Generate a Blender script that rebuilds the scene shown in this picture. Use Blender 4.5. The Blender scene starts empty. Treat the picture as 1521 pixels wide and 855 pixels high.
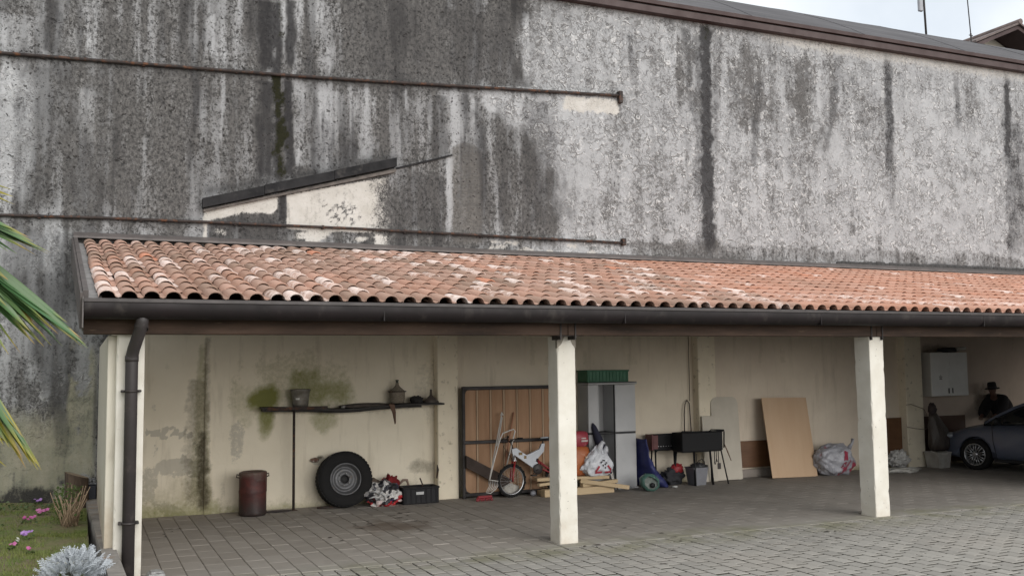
import bpy, bmesh, math, random
import numpy as np
from mathutils import Vector, Matrix, Euler, noise as mnoise
random.seed(7)
rng = np.random.default_rng(11)
PI = math.pi
S = bpy.context.scene
COL = S.collection

# ------------------------------------------------------------------ camera
F_PX, YAW, PITCH, ROLL = 1452.5, 0.4158, 0.0824, -0.0120
CAM = Vector((0.0, -15.5952, 2.15))
fw = Vector((math.sin(YAW)*math.cos(PITCH), math.cos(YAW)*math.cos(PITCH), math.sin(PITCH)))
rt0 = Vector((math.cos(YAW), -math.sin(YAW), 0)); up0 = rt0.cross(fw)
RT = rt0*math.cos(ROLL) + up0*math.sin(ROLL); UP = -rt0*math.sin(ROLL) + up0*math.cos(ROLL)
cd = bpy.data.cameras.new('camera'); cam = bpy.data.objects.new('camera', cd); COL.objects.link(cam)
cd.sensor_width = 36; cd.lens = F_PX/1521*36; cd.clip_end = 500; cd.clip_start = .1
m = Matrix((RT, UP, -fw)).transposed().to_4x4(); m.translation = CAM
cam.matrix_world = m
S.camera = cam
def at(x, y, Y):
    """measured point of the photograph on the vertical plane at depth Y"""
    v = fw*F_PX + RT*(x-760.5) - UP*(y-427.5)
    return CAM + v*((Y-CAM.y)/v.y)

# ------------------------------------------------------------------ sky, sun, exposure
w = bpy.data.worlds.new('World'); S.world = w; w.use_nodes = True
nt = w.node_tree; nt.nodes.clear()
SUN_EL, SUN_AZ = math.radians(22), math.radians(166)     # azimuth clockwise from +y
sky = nt.nodes.new('ShaderNodeTexSky'); sky.sky_type = 'NISHITA'; sky.sun_disc = False
sky.sun_elevation = SUN_EL; sky.sun_rotation = SUN_AZ
bgS = nt.nodes.new('ShaderNodeBackground'); bgS.inputs[1].default_value = .11
bgC = nt.nodes.new('ShaderNodeBackground'); bgC.inputs[0].default_value = (.95, .98, 1.0, 1); bgC.inputs[1].default_value = 1.0
mx = nt.nodes.new('ShaderNodeMixShader'); out = nt.nodes.new('ShaderNodeOutputWorld')
tc = nt.nodes.new('ShaderNodeTexCoord'); nz = nt.nodes.new('ShaderNodeTexNoise'); nz.inputs['Scale'].default_value = 2.2; nz.inputs['Detail'].default_value = 6
mr = nt.nodes.new('ShaderNodeMapRange'); mr.inputs[1].default_value = .3; mr.inputs[2].default_value = .55; mr.inputs[3].default_value = .5; mr.inputs[4].default_value = 1.0
L = nt.links.new
L(tc.outputs['Generated'], nz.inputs['Vector']); L(nz.outputs[0], mr.inputs[0]); L(mr.outputs[0], mx.inputs[0])
L(sky.outputs[0], bgS.inputs[0]); L(bgS.outputs[0], mx.inputs[1]); L(bgC.outputs[0], mx.inputs[2]); L(mx.outputs[0], out.inputs[0])
sd = bpy.data.lights.new('sun', 'SUN'); sd.energy = 1.9; sd.angle = math.radians(50); sd.color = (1, .975, .94)
so = bpy.data.objects.new('sun', sd); COL.objects.link(so)
sdir = Vector((math.sin(SUN_AZ)*math.cos(SUN_EL), math.cos(SUN_AZ)*math.cos(SUN_EL), math.sin(SUN_EL)))
so.rotation_euler = sdir.to_track_quat('Z', 'Y').to_euler(); so.location = (0, -20, 20)
S.view_settings.view_transform = 'Standard'; S.view_settings.look = 'None'
S.view_settings.exposure = 0.33; S.view_settings.gamma = 1.0
S.render.engine = 'CYCLES'; S.cycles.max_bounces = 8; S.cycles.diffuse_bounces = 5

# ------------------------------------------------------------------ material helpers
def newmat(name):
    mt = bpy.data.materials.new(name); mt.use_nodes = True
    nt = mt.node_tree; b = nt.nodes['Principled BSDF']
    return mt, nt, b
class N:
    """tiny node-building helper"""
    def __init__(s, nt): s.nt = nt
    def n(s, t, **kw):
        o = s.nt.nodes.new(t)
        for k, v in kw.items(): setattr(o, k, v)
        return o
    def link(s, a, b): s.nt.links.new(a, b)
    def put(s, sock, v):
        if hasattr(v, 'is_output') or hasattr(v, 'links'): s.nt.links.new(v, sock)
        else:
            if sock.type == 'RGBA' and len(v) == 3: v = (*v, 1)
            sock.default_value = v
    def math(s, op, a, b=0.0, c=None, clamp=False):
        o = s.n('ShaderNodeMath', operation=op, use_clamp=clamp); s.put(o.inputs[0], a); s.put(o.inputs[1], b)
        if c is not None: s.put(o.inputs[2], c)
        return o.outputs[0]
    def rng(s, v, a, b, c=0.0, d=1.0, smooth=False):
        o = s.n('ShaderNodeMapRange'); o.interpolation_type = 'SMOOTHSTEP' if smooth else 'LINEAR'
        for i, x in enumerate((v, a, b, c, d)): s.put(o.inputs[i], x)
        return o.outputs[0]
    def mix(s, f, a, b, mode='MIX'):
        o = s.n('ShaderNodeMix', data_type='RGBA', blend_type=mode); s.put(o.inputs[0], f); s.put(o.inputs[6], a); s.put(o.inputs[7], b)
        return o.outputs[2]
    def noise(s, vec, scale, detail=4, rough=.55, dist=0):
        o = s.n('ShaderNodeTexNoise'); s.put(o.inputs['Scale'], scale); o.inputs['Detail'].default_value = detail
        o.inputs['Roughness'].default_value = rough; o.inputs['Distortion'].default_value = dist
        if vec is not None: s.link(vec, o.inputs['Vector'])
        return o.outputs[0]
    def noisec(s, vec, scale, detail=3):
        o = s.n('ShaderNodeTexNoise'); o.inputs['Scale'].default_value = scale; o.inputs['Detail'].default_value = detail
        s.link(vec, o.inputs['Vector']); return o.outputs[1]
    def vor(s, vec, scale, feature='F1'):
        o = s.n('ShaderNodeTexVoronoi', feature=feature); o.inputs['Scale'].default_value = scale
        s.link(vec, o.inputs['Vector']); return o
    def scalev(s, vec, sc):
        o = s.n('ShaderNodeMapping'); o.inputs['Scale'].default_value = sc; s.link(vec, o.inputs[0]); return o.outputs[0]
    def attr(s, name, typ='GEOMETRY'):
        o = s.n('ShaderNodeAttribute', attribute_name=name, attribute_type=typ); return o
    def pos(s): return s.n('ShaderNodeNewGeometry').outputs['Position']
    def obj(s): return s.n('ShaderNodeTexCoord').outputs['Object']
    def bump(s, b, h, strength=.3, dist=.01):
        o = s.n('ShaderNodeBump'); o.inputs['Strength'].default_value = strength; o.inputs['Distance'].default_value = dist
        s.link(h, o.inputs['Height']); s.link(o.outputs[0], b.inputs['Normal'])
def simple(name, c1, c2=None, scale=8, rough=.7, metal=0, bump=.15, stretch=(1, 1, 1), spots=None, spot_scale=20, spot_amt=.35, world=False, detail=5, spec=.5, bdist=.01):
    mt, nt, b = newmat(name); n = N(nt)
    v = n.scalev(n.pos() if world else n.obj(), stretch)
    f = n.rng(n.noise(v, scale, detail, .6), .32, .68)
    c = n.mix(f, c1, c2 or tuple(x*.72 for x in c1))
    if spots:
        g = n.noise(v, spot_scale, 4, .6)
        c = n.mix(n.rng(g, 1-spot_amt-.08, 1-spot_amt+.08), c, spots)
    n.link(c, b.inputs['Base Color'])
    n.link(n.rng(f, 0, 1, rough-.08, min(1, rough+.08)), b.inputs['Roughness'])
    b.inputs['Metallic'].default_value = metal; b.inputs['Specular IOR Level'].default_value = spec
    if bump: n.bump(b, n.noise(v, scale*4, 4, .6), bump, bdist)
    return mt

# ------------------------------------------------------------------ mesh helpers
class MB:
    def __init__(s): s.v = []; s.f = []; s.sm = []
    def add(s, vs, fs, smooth=False, M=None):
        o = len(s.v)
        s.v += [tuple(M @ Vector(p)) if M else tuple(p) for p in vs]
        s.f += [tuple(i+o for i in f) for f in fs]; s.sm += [smooth]*len(fs)
        return s
    def box(s, x0, x1, y0, y1, z0, z1, M=None):
        return s.add([(x0,y0,z0),(x1,y0,z0),(x1,y1,z0),(x0,y1,z0),(x0,y0,z1),(x1,y0,z1),(x1,y1,z1),(x0,y1,z1)],
              [(0,3,2,1),(4,5,6,7),(0,1,5,4),(1,2,6,5),(2,3,7,6),(3,0,4,7)], False, M)
    def bbox(s, x0, x1, y0, y1, z0, z1, c=.01, M=None):
        """box with all edges chamfered"""
        bm = bmesh.new(); bmesh.ops.create_cube(bm, size=1)
        for v in bm.verts: v.co = Vector(((x0+x1)/2+v.co.x*(x1-x0), (y0+y1)/2+v.co.y*(y1-y0), (z0+z1)/2+v.co.z*(z1-z0)))
        bmesh.ops.bevel(bm, geom=bm.edges[:], offset=c, segments=1, affect='EDGES')
        bm.verts.index_update(); s.add([v.co.copy() for v in bm.verts], [[v.index for v in f.verts] for f in bm.faces], False, M); bm.free(); return s
    def tube(s, pts, r, n=10, caps=True, smooth=True, M=None):
        pts = [Vector(p) for p in pts]; R = r if isinstance(r, (list, tuple)) else [r]*len(pts)
        vs = []; prev = None
        for i, p in enumerate(pts):
            t = (pts[min(i+1, len(pts)-1)] - pts[max(i-1, 0)]).normalized()
            a = prev - t*prev.dot(t) if prev is not None else t.orthogonal()
            if a.length < 1e-6: a = t.orthogonal()
            a.normalize(); b = t.cross(a); prev = a
            for k in range(n):
                an = 2*PI*k/n; vs.append(p + (a*math.cos(an) + b*math.sin(an))*R[i])
        fs = []
        for i in range(len(pts)-1):
            for k in range(n): fs.append((i*n+k, i*n+(k+1) % n, (i+1)*n+(k+1) % n, (i+1)*n+k))
        s.add(vs, fs, smooth, M)
        if caps:
            o = len(s.v)-len(vs)
            s.f += [tuple(o+k for k in reversed(range(n))), tuple(o+(len(pts)-1)*n+k for k in range(n))]; s.sm += [False, False]
        return s
    def lathe(s, prof, n=24, M=None, smooth=True, close=False):
        """prof: (r,z) list around local z"""
        vs = [(r*math.cos(2*PI*k/n), r*math.sin(2*PI*k/n), z) for r, z in prof for k in range(n)]
        m_ = len(prof); fs = []
        for i in range(m_ if close else m_-1):
            j = (i+1) % m_
            for k in range(n): fs.append((i*n+k, i*n+(k+1) % n, j*n+(k+1) % n, j*n+k))
        return s.add(vs, fs, smooth, M)
    def prism(s, poly, y0, y1, M=None):
        """poly in x,z extruded along y"""
        n = len(poly); vs = [(x, y0, z) for x, z in poly] + [(x, y1, z) for x, z in poly]
        fs = [tuple(range(n)), tuple(reversed(range(n, 2*n)))] + [(i, i+n, (i+1) % n+n, (i+1) % n) for i in range(n)]
        return s.add(vs, fs, False, M)
    def blob(s, c, rad, amp=.2, freq=3, seed=0, sub=3, flat=None, smooth=True, M=None, shape=None):
        bm = bmesh.new(); bmesh.ops.create_icosphere(bm, subdivisions=sub, radius=1)
        for v in bm.verts:
            d = v.co.copy(); k = 1+amp*mnoise.fractal(d*freq+Vector((seed, seed*.7, -seed)), .8, 2.1, 4)
            p = Vector((d.x*rad[0], d.y*rad[1], d.z*rad[2]))*k
            if shape: p = shape(p, d)
            if flat is not None and p.z+c[2] < flat: p.z = flat-c[2] + (p.z+c[2]-flat)*.06
            v.co = p + Vector(c)
        bm.verts.index_update(); s.add([v.co.copy() for v in bm.verts], [[v.index for v in f.verts] for f in bm.faces], smooth, M); bm.free(); return s
    def mesh(s, name, mat=None):
        me = bpy.data.meshes.new(name); me.from_pydata([tuple(p) for p in s.v], [], s.f)
        me.polygons.foreach_set('use_smooth', s.sm); me.update()
        bm = bmesh.new(); bm.from_mesh(me); bmesh.ops.recalc_face_normals(bm, faces=bm.faces[:]); bm.to_mesh(me); bm.free()
        if mat: me.materials.append(mat)
        return me
    def build(s, name, mat, parent=None, loc=None, kind=None):
        return place(name, s.mesh(name, mat), parent, loc, kind)
def place(name, me, parent=None, loc=None, kind=None):
    o = bpy.data.objects.new(name, me); COL.objects.link(o)
    if parent: o.parent = parent
    if loc is not None: o.location = loc
    if kind: o['kind'] = kind
    return o
def thing(name, label, cat, loc=(0, 0, 0), rz=0, group=None):
    o = bpy.data.objects.new(name, None); COL.objects.link(o); o.empty_display_size = .2
    o.location = loc; o.rotation_euler = (0, 0, rz)
    return tag(o, label, cat, group)
def tag(o, label, cat, group=None):
    o['label'] = label; o['category'] = cat
    if group: o['group'] = group
    return o
def Rot(ax, a): return Matrix.Rotation(a, 4, ax)
def T(*p): return Matrix.Translation(Vector(p))

# ------------------------------------------------------------------ numpy noise for stain maps
def vnoise(x, y, seed):
    xi = np.floor(x).astype(np.int64); yi = np.floor(y).astype(np.int64); fx = x-xi; fy = y-yi
    fx = fx*fx*(3-2*fx); fy = fy*fy*(3-2*fy)
    def h(a, b):
        n_ = (a*374761393 + b*668265263 + seed*1274126177) & 0xffffffff
        n_ = ((n_ ^ (n_ >> 13))*1274126177) & 0xffffffff
        return ((n_ ^ (n_ >> 16)) & 0xffff)/65535.
    return (h(xi, yi)*(1-fx)+h(xi+1, yi)*fx)*(1-fy) + (h(xi, yi+1)*(1-fx)+h(xi+1, yi+1)*fx)*fy
def fbm(x, y, seed, oct=5, g=.55):
    a = 1; t = 0; s_ = 0
    for i in range(oct):
        s_ = s_ + a*vnoise(x*2**i, y*2**i, seed+i*17); t += a; a *= g
    return s_/t
def sstep(a, b, x):
    t = np.clip((x-a)/(b-a), 0, 1); return t*t*(3-2*t)

def grid_mesh(name, xs, zs, y):
    nx, nz = len(xs), len(zs)
    X, Z = np.meshgrid(xs, zs)
    co = np.stack([X, np.full_like(X, y), Z], -1).reshape(-1, 3).astype(np.float32)
    i = np.arange((nx-1)*(nz-1)); r = i//(nx-1); c = i % (nx-1); a = r*nx+c
    q = np.stack([a, a+1, a+nx+1, a+nx], -1).astype(np.int32)
    me = bpy.data.meshes.new(name); me.vertices.add(len(co)); me.vertices.foreach_set('co', co.ravel())
    me.loops.add(q.size); me.loops.foreach_set('vertex_index', q.ravel())
    me.polygons.add(len(q)); me.polygons.foreach_set('loop_start', np.arange(len(q), dtype=np.int32)*4)
    me.update(); me.validate()
    return me, X.ravel(), Z.ravel()
def set_attr(me, name, chans):
    a = me.attributes.new(name, 'FLOAT_COLOR', 'POINT')
    d = np.stack([np.clip(c, 0, 1) for c in chans], -1).astype(np.float32)
    a.data.foreach_set('color', d.ravel())

# ================================================================== THE BIG WALL
YW = 0.25
def Wp(px, py, Y=YW):
    p = at(px, py, Y); return p.x, p.z
class Stain:
    """soft weathering marks on a wall, laid out in metres along (X) and up (Z)"""
    def __init__(s, X, Z, Y=YW):
        s.X, s.Z, s.Y = X, Z, Y
        s.e1 = fbm(X*5, Z*3, 5, 5)-.5; s.e2 = fbm(X*1.3, Z*1.1, 9, 5)-.5; s.e3 = fbm(X*14, Z*9, 23, 4)-.5; s.k = 0
    def streak(s, x0, y0, x1, y1, w0, w1=None, soft=.5, warp=.05, f0=.03, f1=.15, rag=.9):
        w1 = w1 or w0; s.k += 1
        ax, az = Wp(x0, y0, s.Y); bx, bz = Wp(x1, y1, s.Y)
        h0 = (Wp(x0+w0, y0, s.Y)[0]-ax)/2; h1 = (Wp(x1+w1, y1, s.Y)[0]-bx)/2
        t = (az-s.Z)/(az-bz); xc = ax+(bx-ax)*t + warp*2*(fbm(s.Z*1.4, s.Z*0+s.k*3.7, 31)-.5)
        d = np.abs(s.X-xc)/np.maximum(h0+(h1-h0)*np.clip(t, 0, 1), .005)
        mk = 1-sstep(1-soft, 1+soft, d+rag*(1.1*s.e1+1.2*s.e3))
        return mk*sstep(-.01, f0, t)*(1-sstep(1-f1, 1.01, t+.1*s.e1))
    def patch(s, x0, y0, x1, y1, soft=.1, warp=.25, fine=.12):
        xm, ym = (x0+x1)/2, (y0+y1)/2
        xa = Wp(x0, ym, s.Y)[0]; xb = Wp(x1, ym, s.Y)[0]; za = Wp(xm, y1, s.Y)[1]; zb = Wp(xm, y0, s.Y)[1]
        X = s.X + warp*2*s.e2 + fine*2*s.e1; Z = s.Z + warp*2*(fbm(s.X*1.6, s.Z*1.6, 77)-.5) + fine*2*s.e3
        return sstep(xa-soft, xa+soft, X)*(1-sstep(xb-soft, xb+soft, X))*sstep(za-soft, za+soft, Z)*(1-sstep(zb-soft, zb+soft, Z))
    def blob(s, x, y, rx, ry, rag=1.2):
        cx, cz = Wp(x, y, s.Y); hx = Wp(x+rx, y, s.Y)[0]-cx; hz = cz-Wp(x, y+ry, s.Y)[1]
        d = np.sqrt(((s.X-cx)/hx)**2+((s.Z-cz)/hz)**2)
        return 1-sstep(.45, 1.25, d+rag*(s.e1*.8+s.e2*.6))

def upper_stains(me, X, Z):
    s = Stain(X, Z); st = s.streak; pa = s.patch; bl = s.blob
    run = fbm(X*3.2, Z*.22, 101, 6, .62)           # long vertical run-off
    run2 = fbm(X*9, Z*.5, 131, 5, .6)
    cl = fbm(X*.9, Z*.8, 151, 5, .6)
    light = .19 + 1.0*(run-.5) + .9*(run2-.5) + .6*(cl-.5)
    # right part: old white paint survives; ragged border
    xb = np.interp(Z, [4.2, 4.6, 5.6, 6.3, 6.9, 7.15, 7.25, 9.2], [7.5, 8.0, 7.9, 7.3, 6.5, 6.35, 7.25, 7.3])
    right = sstep(-.28, .3, X-xb+.9*s.e2+.5*s.e1)
    sharp = sstep(-.05, .06, X-xb+.12*s.e1)
    right = np.where(Z > 7.2, .7*right+.3*sharp, right)
    light = light*(1-.45*right) + right*.58
    light = light + .10*sstep(11.3, 15, X)
    light -= .32*bl(1135, 120, 85, 70) + .18*bl(1240, 140, 60, 90) + .22*bl(1010, 100, 25, 60) + .16*bl(1180, 200, 60, 60) + .16*bl(1060, 380, 70, 20)
    light -= .30*bl(1440, 150, 22, 45) + .18*bl(1290, 190, 50, 60) + .25*bl(1450, 265, 10, 18) + .3*bl(1270, 330, 14, 22) + .2*bl(1310, 350, 10, 14) + .15*bl(1180, 300, 40, 20)
    light -= .2*bl(905, 300, 16, 40) + .18*bl(920, 190, 20, 50)
    # grey tide band just above the tiles
    zt = 4.55+.12*s.e2*2
    band = (1-sstep(-.03, .05, Z-zt+.25*s.e1))*sstep(9.3, 9.8, X)
    light -= .42*band*(.55+.9*fbm(X*2.2, Z*4, 61))
    # left: brighter runs
    for a in [(20, 90, 22, 300, 45, 60, .30), (20, 20, 20, 80, 60, 60, .22), (132, 0, 132, 80, 14, 10, .30), (128, 130, 128, 320, 26, 34, .2), (330, 110, 330, 210, 6, 5, .3), (316, 20, 314, 85, 7, 5, .3),
              (425, 0, 424, 110, 16, 10, .28), (480, 0, 480, 110, 70, 60, .2), (545, 130, 542, 250, 24, 30, .32), (605, 132, 605, 165, 5, 4, .4), (556, 130, 556, 180, 5, 4, .4),
              (683, 136, 690, 212, 44, 40, .34), (727, 140, 732, 168, 26, 12, .42), (768, 145, 772, 345, 12, 10, .34), (640, 140, 640, 200, 6, 4, .22), (668, 232, 668, 365, 9, 9, .75),
              (780, 15, 782, 135, 9, 8, .45), (700, 20, 700, 120, 20, 16, .1), (620, 30, 620, 120, 14, 10, .1), (870, 160, 885, 300, 60, 30, .15),
              (1075, 60, 1072, 350, 7, 8, .35), (1216, 75, 1216, 180, 7, 5, .5), (1000, 30, 1010, 300, 5, 5, .25), (950, 40, 960, 380, 6, 6, .2), (1428, 110, 1432, 380, 8, 12, .2)]:
        light += a[6]*st(*a[:6])
    light += .42*pa(437, 118, 492, 250, .12, .12) + .2*pa(490, 125, 530, 200, .15)
    light += .35*pa(0, 110, 36, 300, .1, .1)*.6
    light -= .35*pa(500, 0, 774, 128, .25, .2, .3)*(.55+.6*run)
    light -= .12*pa(40, 95, 385, 320, .3)
    light -= .25*pa(690, 225, 830, 350, .2, .2)*(1-.3*right)
    # patch under the sloping flashing
    white = np.zeros_like(X)
    zf = np.interp(X, [1.7, 4.82, 5.86], [4.7, 5.46, 5.80])      # underside of the board
    under = 1-sstep(-.03, .01, Z-zf)
    lowz = sstep(4.44, 4.47, Z)
    inpatch = sstep(2.98, 3.03, X+.06*s.e1)*(1-sstep(4.05, 5.05, X+.5*s.e1+.2*s.e2))*under*lowz
    spk = sstep(.52, .66, fbm(X*26, Z*24, 401, 3)+.10*bl(505, 318, 28, 24))
    white = np.maximum(white, inpatch*(1-.55*spk*sstep(.2, .6, bl(505, 318, 40, 22))))
    topedge = sstep(1.75, 1.8, X)*(1-sstep(2.85, 2.9, X))*sstep(.0, .08, Z-(zf-.16-.22*fbm(X*4, X*0, 55)))*under
    white = np.maximum(white, .85*topedge)
    light -= .3*sstep(1.75, 1.85, X)*(1-sstep(2.85, 2.95, X))*under*sstep(4.2, 4.3, Z)
    white = np.maximum(white, .75*st(305, 310, 303, 365, 8, 9, f1=.05))
    low = (1-sstep(4.40, 4.46, Z+.05*s.e1))
    white = np.maximum(white, .85*low*sstep(3.1, 3.4, X+.3*s.e1)*(1-sstep(4.5, 4.9, X))*sstep(.42, .62, fbm(X*2.6, Z*6, 71)))
    white = np.maximum(white, .6*low*sstep(1.8, 2.0, X)*(1-sstep(2.9, 3.1, X))*sstep(.55, .66, fbm(X*3.6, Z*5, 73)))
    white = np.maximum(white, .6*low*sstep(5.9, 6.2, X)*(1-sstep(9, 9.4, X))*sstep(.5, .66, fbm(X*2.2, Z*5, 79)))
    white = np.maximum(white, .8*pa(835, 145, 918, 168, .05, .04, .08))
    white = np.maximum(white, .55*st(1040, 38, 1440, 98, 300, 300)*0)
    # clean band below the eaves on the right
    ztop = 8.93; white = np.maximum(white, .55*sstep(ztop-.35, ztop-.05, Z+.1*s.e2)*sstep(11.6, 13.5, X))
    leftw = 1-.8*right
    run3 = fbm(X*4.5, Z*.35, 171, 5, .62); run4 = fbm(X*1.6, Z*.5, 181, 5, .6)
    dirt = leftw*(.42*sstep(.50, .68, run3) + .26*sstep(.48, .65, run4)) + right*.22*sstep(.5, .7, fbm(X*2.2, Z*1.6, 191, 6, .65))*sstep(4.0, 8.5, Z)
    dirt += .16*pa(500, 0, 774, 128, .4, .3, .45) + .22*pa(60, 100, 400, 320, .3)*sstep(.4, .6, run)
    for a in [(398, 0, 397, 110, 26, 24, .95), (396, 118, 396, 275, 30, 28, .75), (429, 118, 427, 270, 14, 14, 1.0), (431, 0, 429, 110, 16, 12, .9), (413, 0, 413, 290, 12, 14, .9), (430, 118, 420, 335, 12, 12, .55), (418, 285, 420, 332, 16, 16, .9),
              (1046, 36, 1055, 392, 20, 16, 1.0), (1036, 50, 1046, 392, 18, 22, .5), (1066, 50, 1062, 250, 14, 8, .4), (1318, 70, 1322, 280, 14, 10, .75), (1322, 200, 1326, 330, 10, 8, .4), (1496, 108, 1498, 250, 10, 10, .85), (1506, 180, 1512, 390, 30, 30, .6),
              (75, 0, 75, 85, 26, 22, .6), (62, 95, 60, 320, 36, 44, .45), (110, 345, 108, 480, 40, 40, .4), (160, 95, 158, 320, 30, 30, .25), (650, 140, 655, 250, 24, 24, .45), (690, 138, 692, 200, 10, 6, .6), (560, 0, 562, 120, 40, 36, .35), (690, 0, 690, 125, 60, 60, .4),
              (800, 148, 815, 350, 50, 70, .45), (750, 150, 752, 345, 28, 30, .35), (300, 0, 300, 90, 16, 14, .3), (240, 0, 240, 90, 18, 14, .3), (1420, 100, 1424, 200, 10, 8, .5), (1245, 80, 1230, 220, 14, 8, .5), (1128, 120, 1118, 250, 16, 8, .5), (1020, 40, 1026, 180, 12, 8, .5), (935, 50, 940, 130, 10, 6, .5)]:
        dirt = np.maximum(dirt, a[6]*st(*a[:6]))
    # darker lines below the two pipes and under the flashing
    zr = np.interp(X, [-1.18, 2.99, 6.25, 9.28], [6.85, 6.98, 7.13, 7.29])
    dirt = np.maximum(dirt, .75*np.exp(-np.maximum(zr-Z, 0)/.10)*(Z < zr)*(X < 9.4)*(.35+fbm(X*4, Z*0, 91)))
    dirt = np.maximum(dirt, .7*np.exp(-np.maximum(4.47-Z, 0)/.08)*(Z < 4.47)*(X < 9.4)*(.3+fbm(X*4, Z*0+3, 92)))
    dirt = np.maximum(dirt, .6*np.exp(-np.abs(Z-(zf+.28))/.16)*(Z > zf)*sstep(1.6, 1.8, X)*(1-sstep(4.8, 5.2, X)))
    dirt = np.maximum(dirt, .55*pa(300, 300, 424, 372, .1, .1)*(.4+.8*fbm(X*4, Z*4, 33)))
    dirt = np.maximum(dirt, .75*bl(1420, 398, 115, 6, .5))
    dirt = np.maximum(dirt, .5*pa(590, 255, 660, 340, .1, .1)*(.5+.7*run2))
    dirt *= 1-.85*np.clip(white*1.3, 0, 1)
    moss = np.maximum.reduce([st(411, 108, 414, 272, 15, 15, soft=.8, f1=.2, rag=2.2)*1.0, .6*st(417, 0, 416, 110, 12, 12)*sstep(.45, .6, fbm(X*6, Z*5, 41)), .5*st(1050, 36, 1050, 62, 10, 6)])
    # below the roof line to the left of the shed
    lowleft = (1-sstep(-.15, .1, X-.25))*(1-sstep(4.2, 4.4, Z))
    light += lowleft*(.16+.7*(fbm(X*2.6, Z*1.8, 201)-.5))
    dirt = np.maximum(dirt, .55*lowleft*sstep(.5, .68, fbm(X*2.2, Z*.8, 211)))
    dirt = np.maximum(dirt, .5*st(92, 500, 90, 690, 34, 22)); light += .25*st(25, 345, 25, 540, 60, 60)
    green = lowleft*(1-sstep(.9, 2.1, Z+.6*s.e2))
    warm = np.maximum(lowleft*sstep(-.17, -.12, X+.05*s.e1)*(1-sstep(2.2, 3.0, Z+.5*s.e1)), .9*green)
    pl = warm*sstep(.36, .5, fbm(X*2.4, Z*2.1, 223)+.08)
    dirt = np.maximum(dirt, .95*lowleft*(1-sstep(.42, .56, Z+.25*s.e1+.1*s.e2))*(1-sstep(-.4, -.2, X)))
    # arched rough repair
    ax0, ax1 = 5.86, 6.45
    arch = sstep(ax0-.02, ax0+.04, X)*(1-sstep(ax1-.04, ax1+.04, X+.03*s.e1))*(1-sstep(-.03, .04, Z-(6.12-.35*((X-6.15)/.3)**2*.4)))*sstep(4.3, 4.4, Z)
    light -= .25*arch*(light-.22)/.5
    edge = np.clip(sstep(ax0-.05, ax0, X)*(1-sstep(ax1+.02, ax1+.09, X))*sstep(4.4, 4.6, Z)*(1-sstep(.03, .09, Z-(6.12-.14*((X-6.15)/.3)**2)))-arch, 0, 1)
    light += .22*edge
    flake = np.clip(right*.95 + .5*st(20, 90, 22, 300, 50, 60) + .55*lowleft*sstep(.45, .6, fbm(X*1.5, Z*1.2, 241)) + .25*st(125, 90, 125, 320, 40, 40), 0, 1)
    flake *= sstep(.3, .55, fbm(X*.9, Z*.9, 251)+.12)*.9+.1
    flake = np.clip(flake*(1-band*.6)*(1-arch)*(1-.8*white), 0, 1)
    pores = np.clip(.95-right*.9, .0, 1)*(1-white)*(1-lowleft*.8)
    set_attr(me, 'stain', (light, dirt, moss, flake)); set_attr(me, 'paint', (white, pl, arch, pores))

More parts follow.
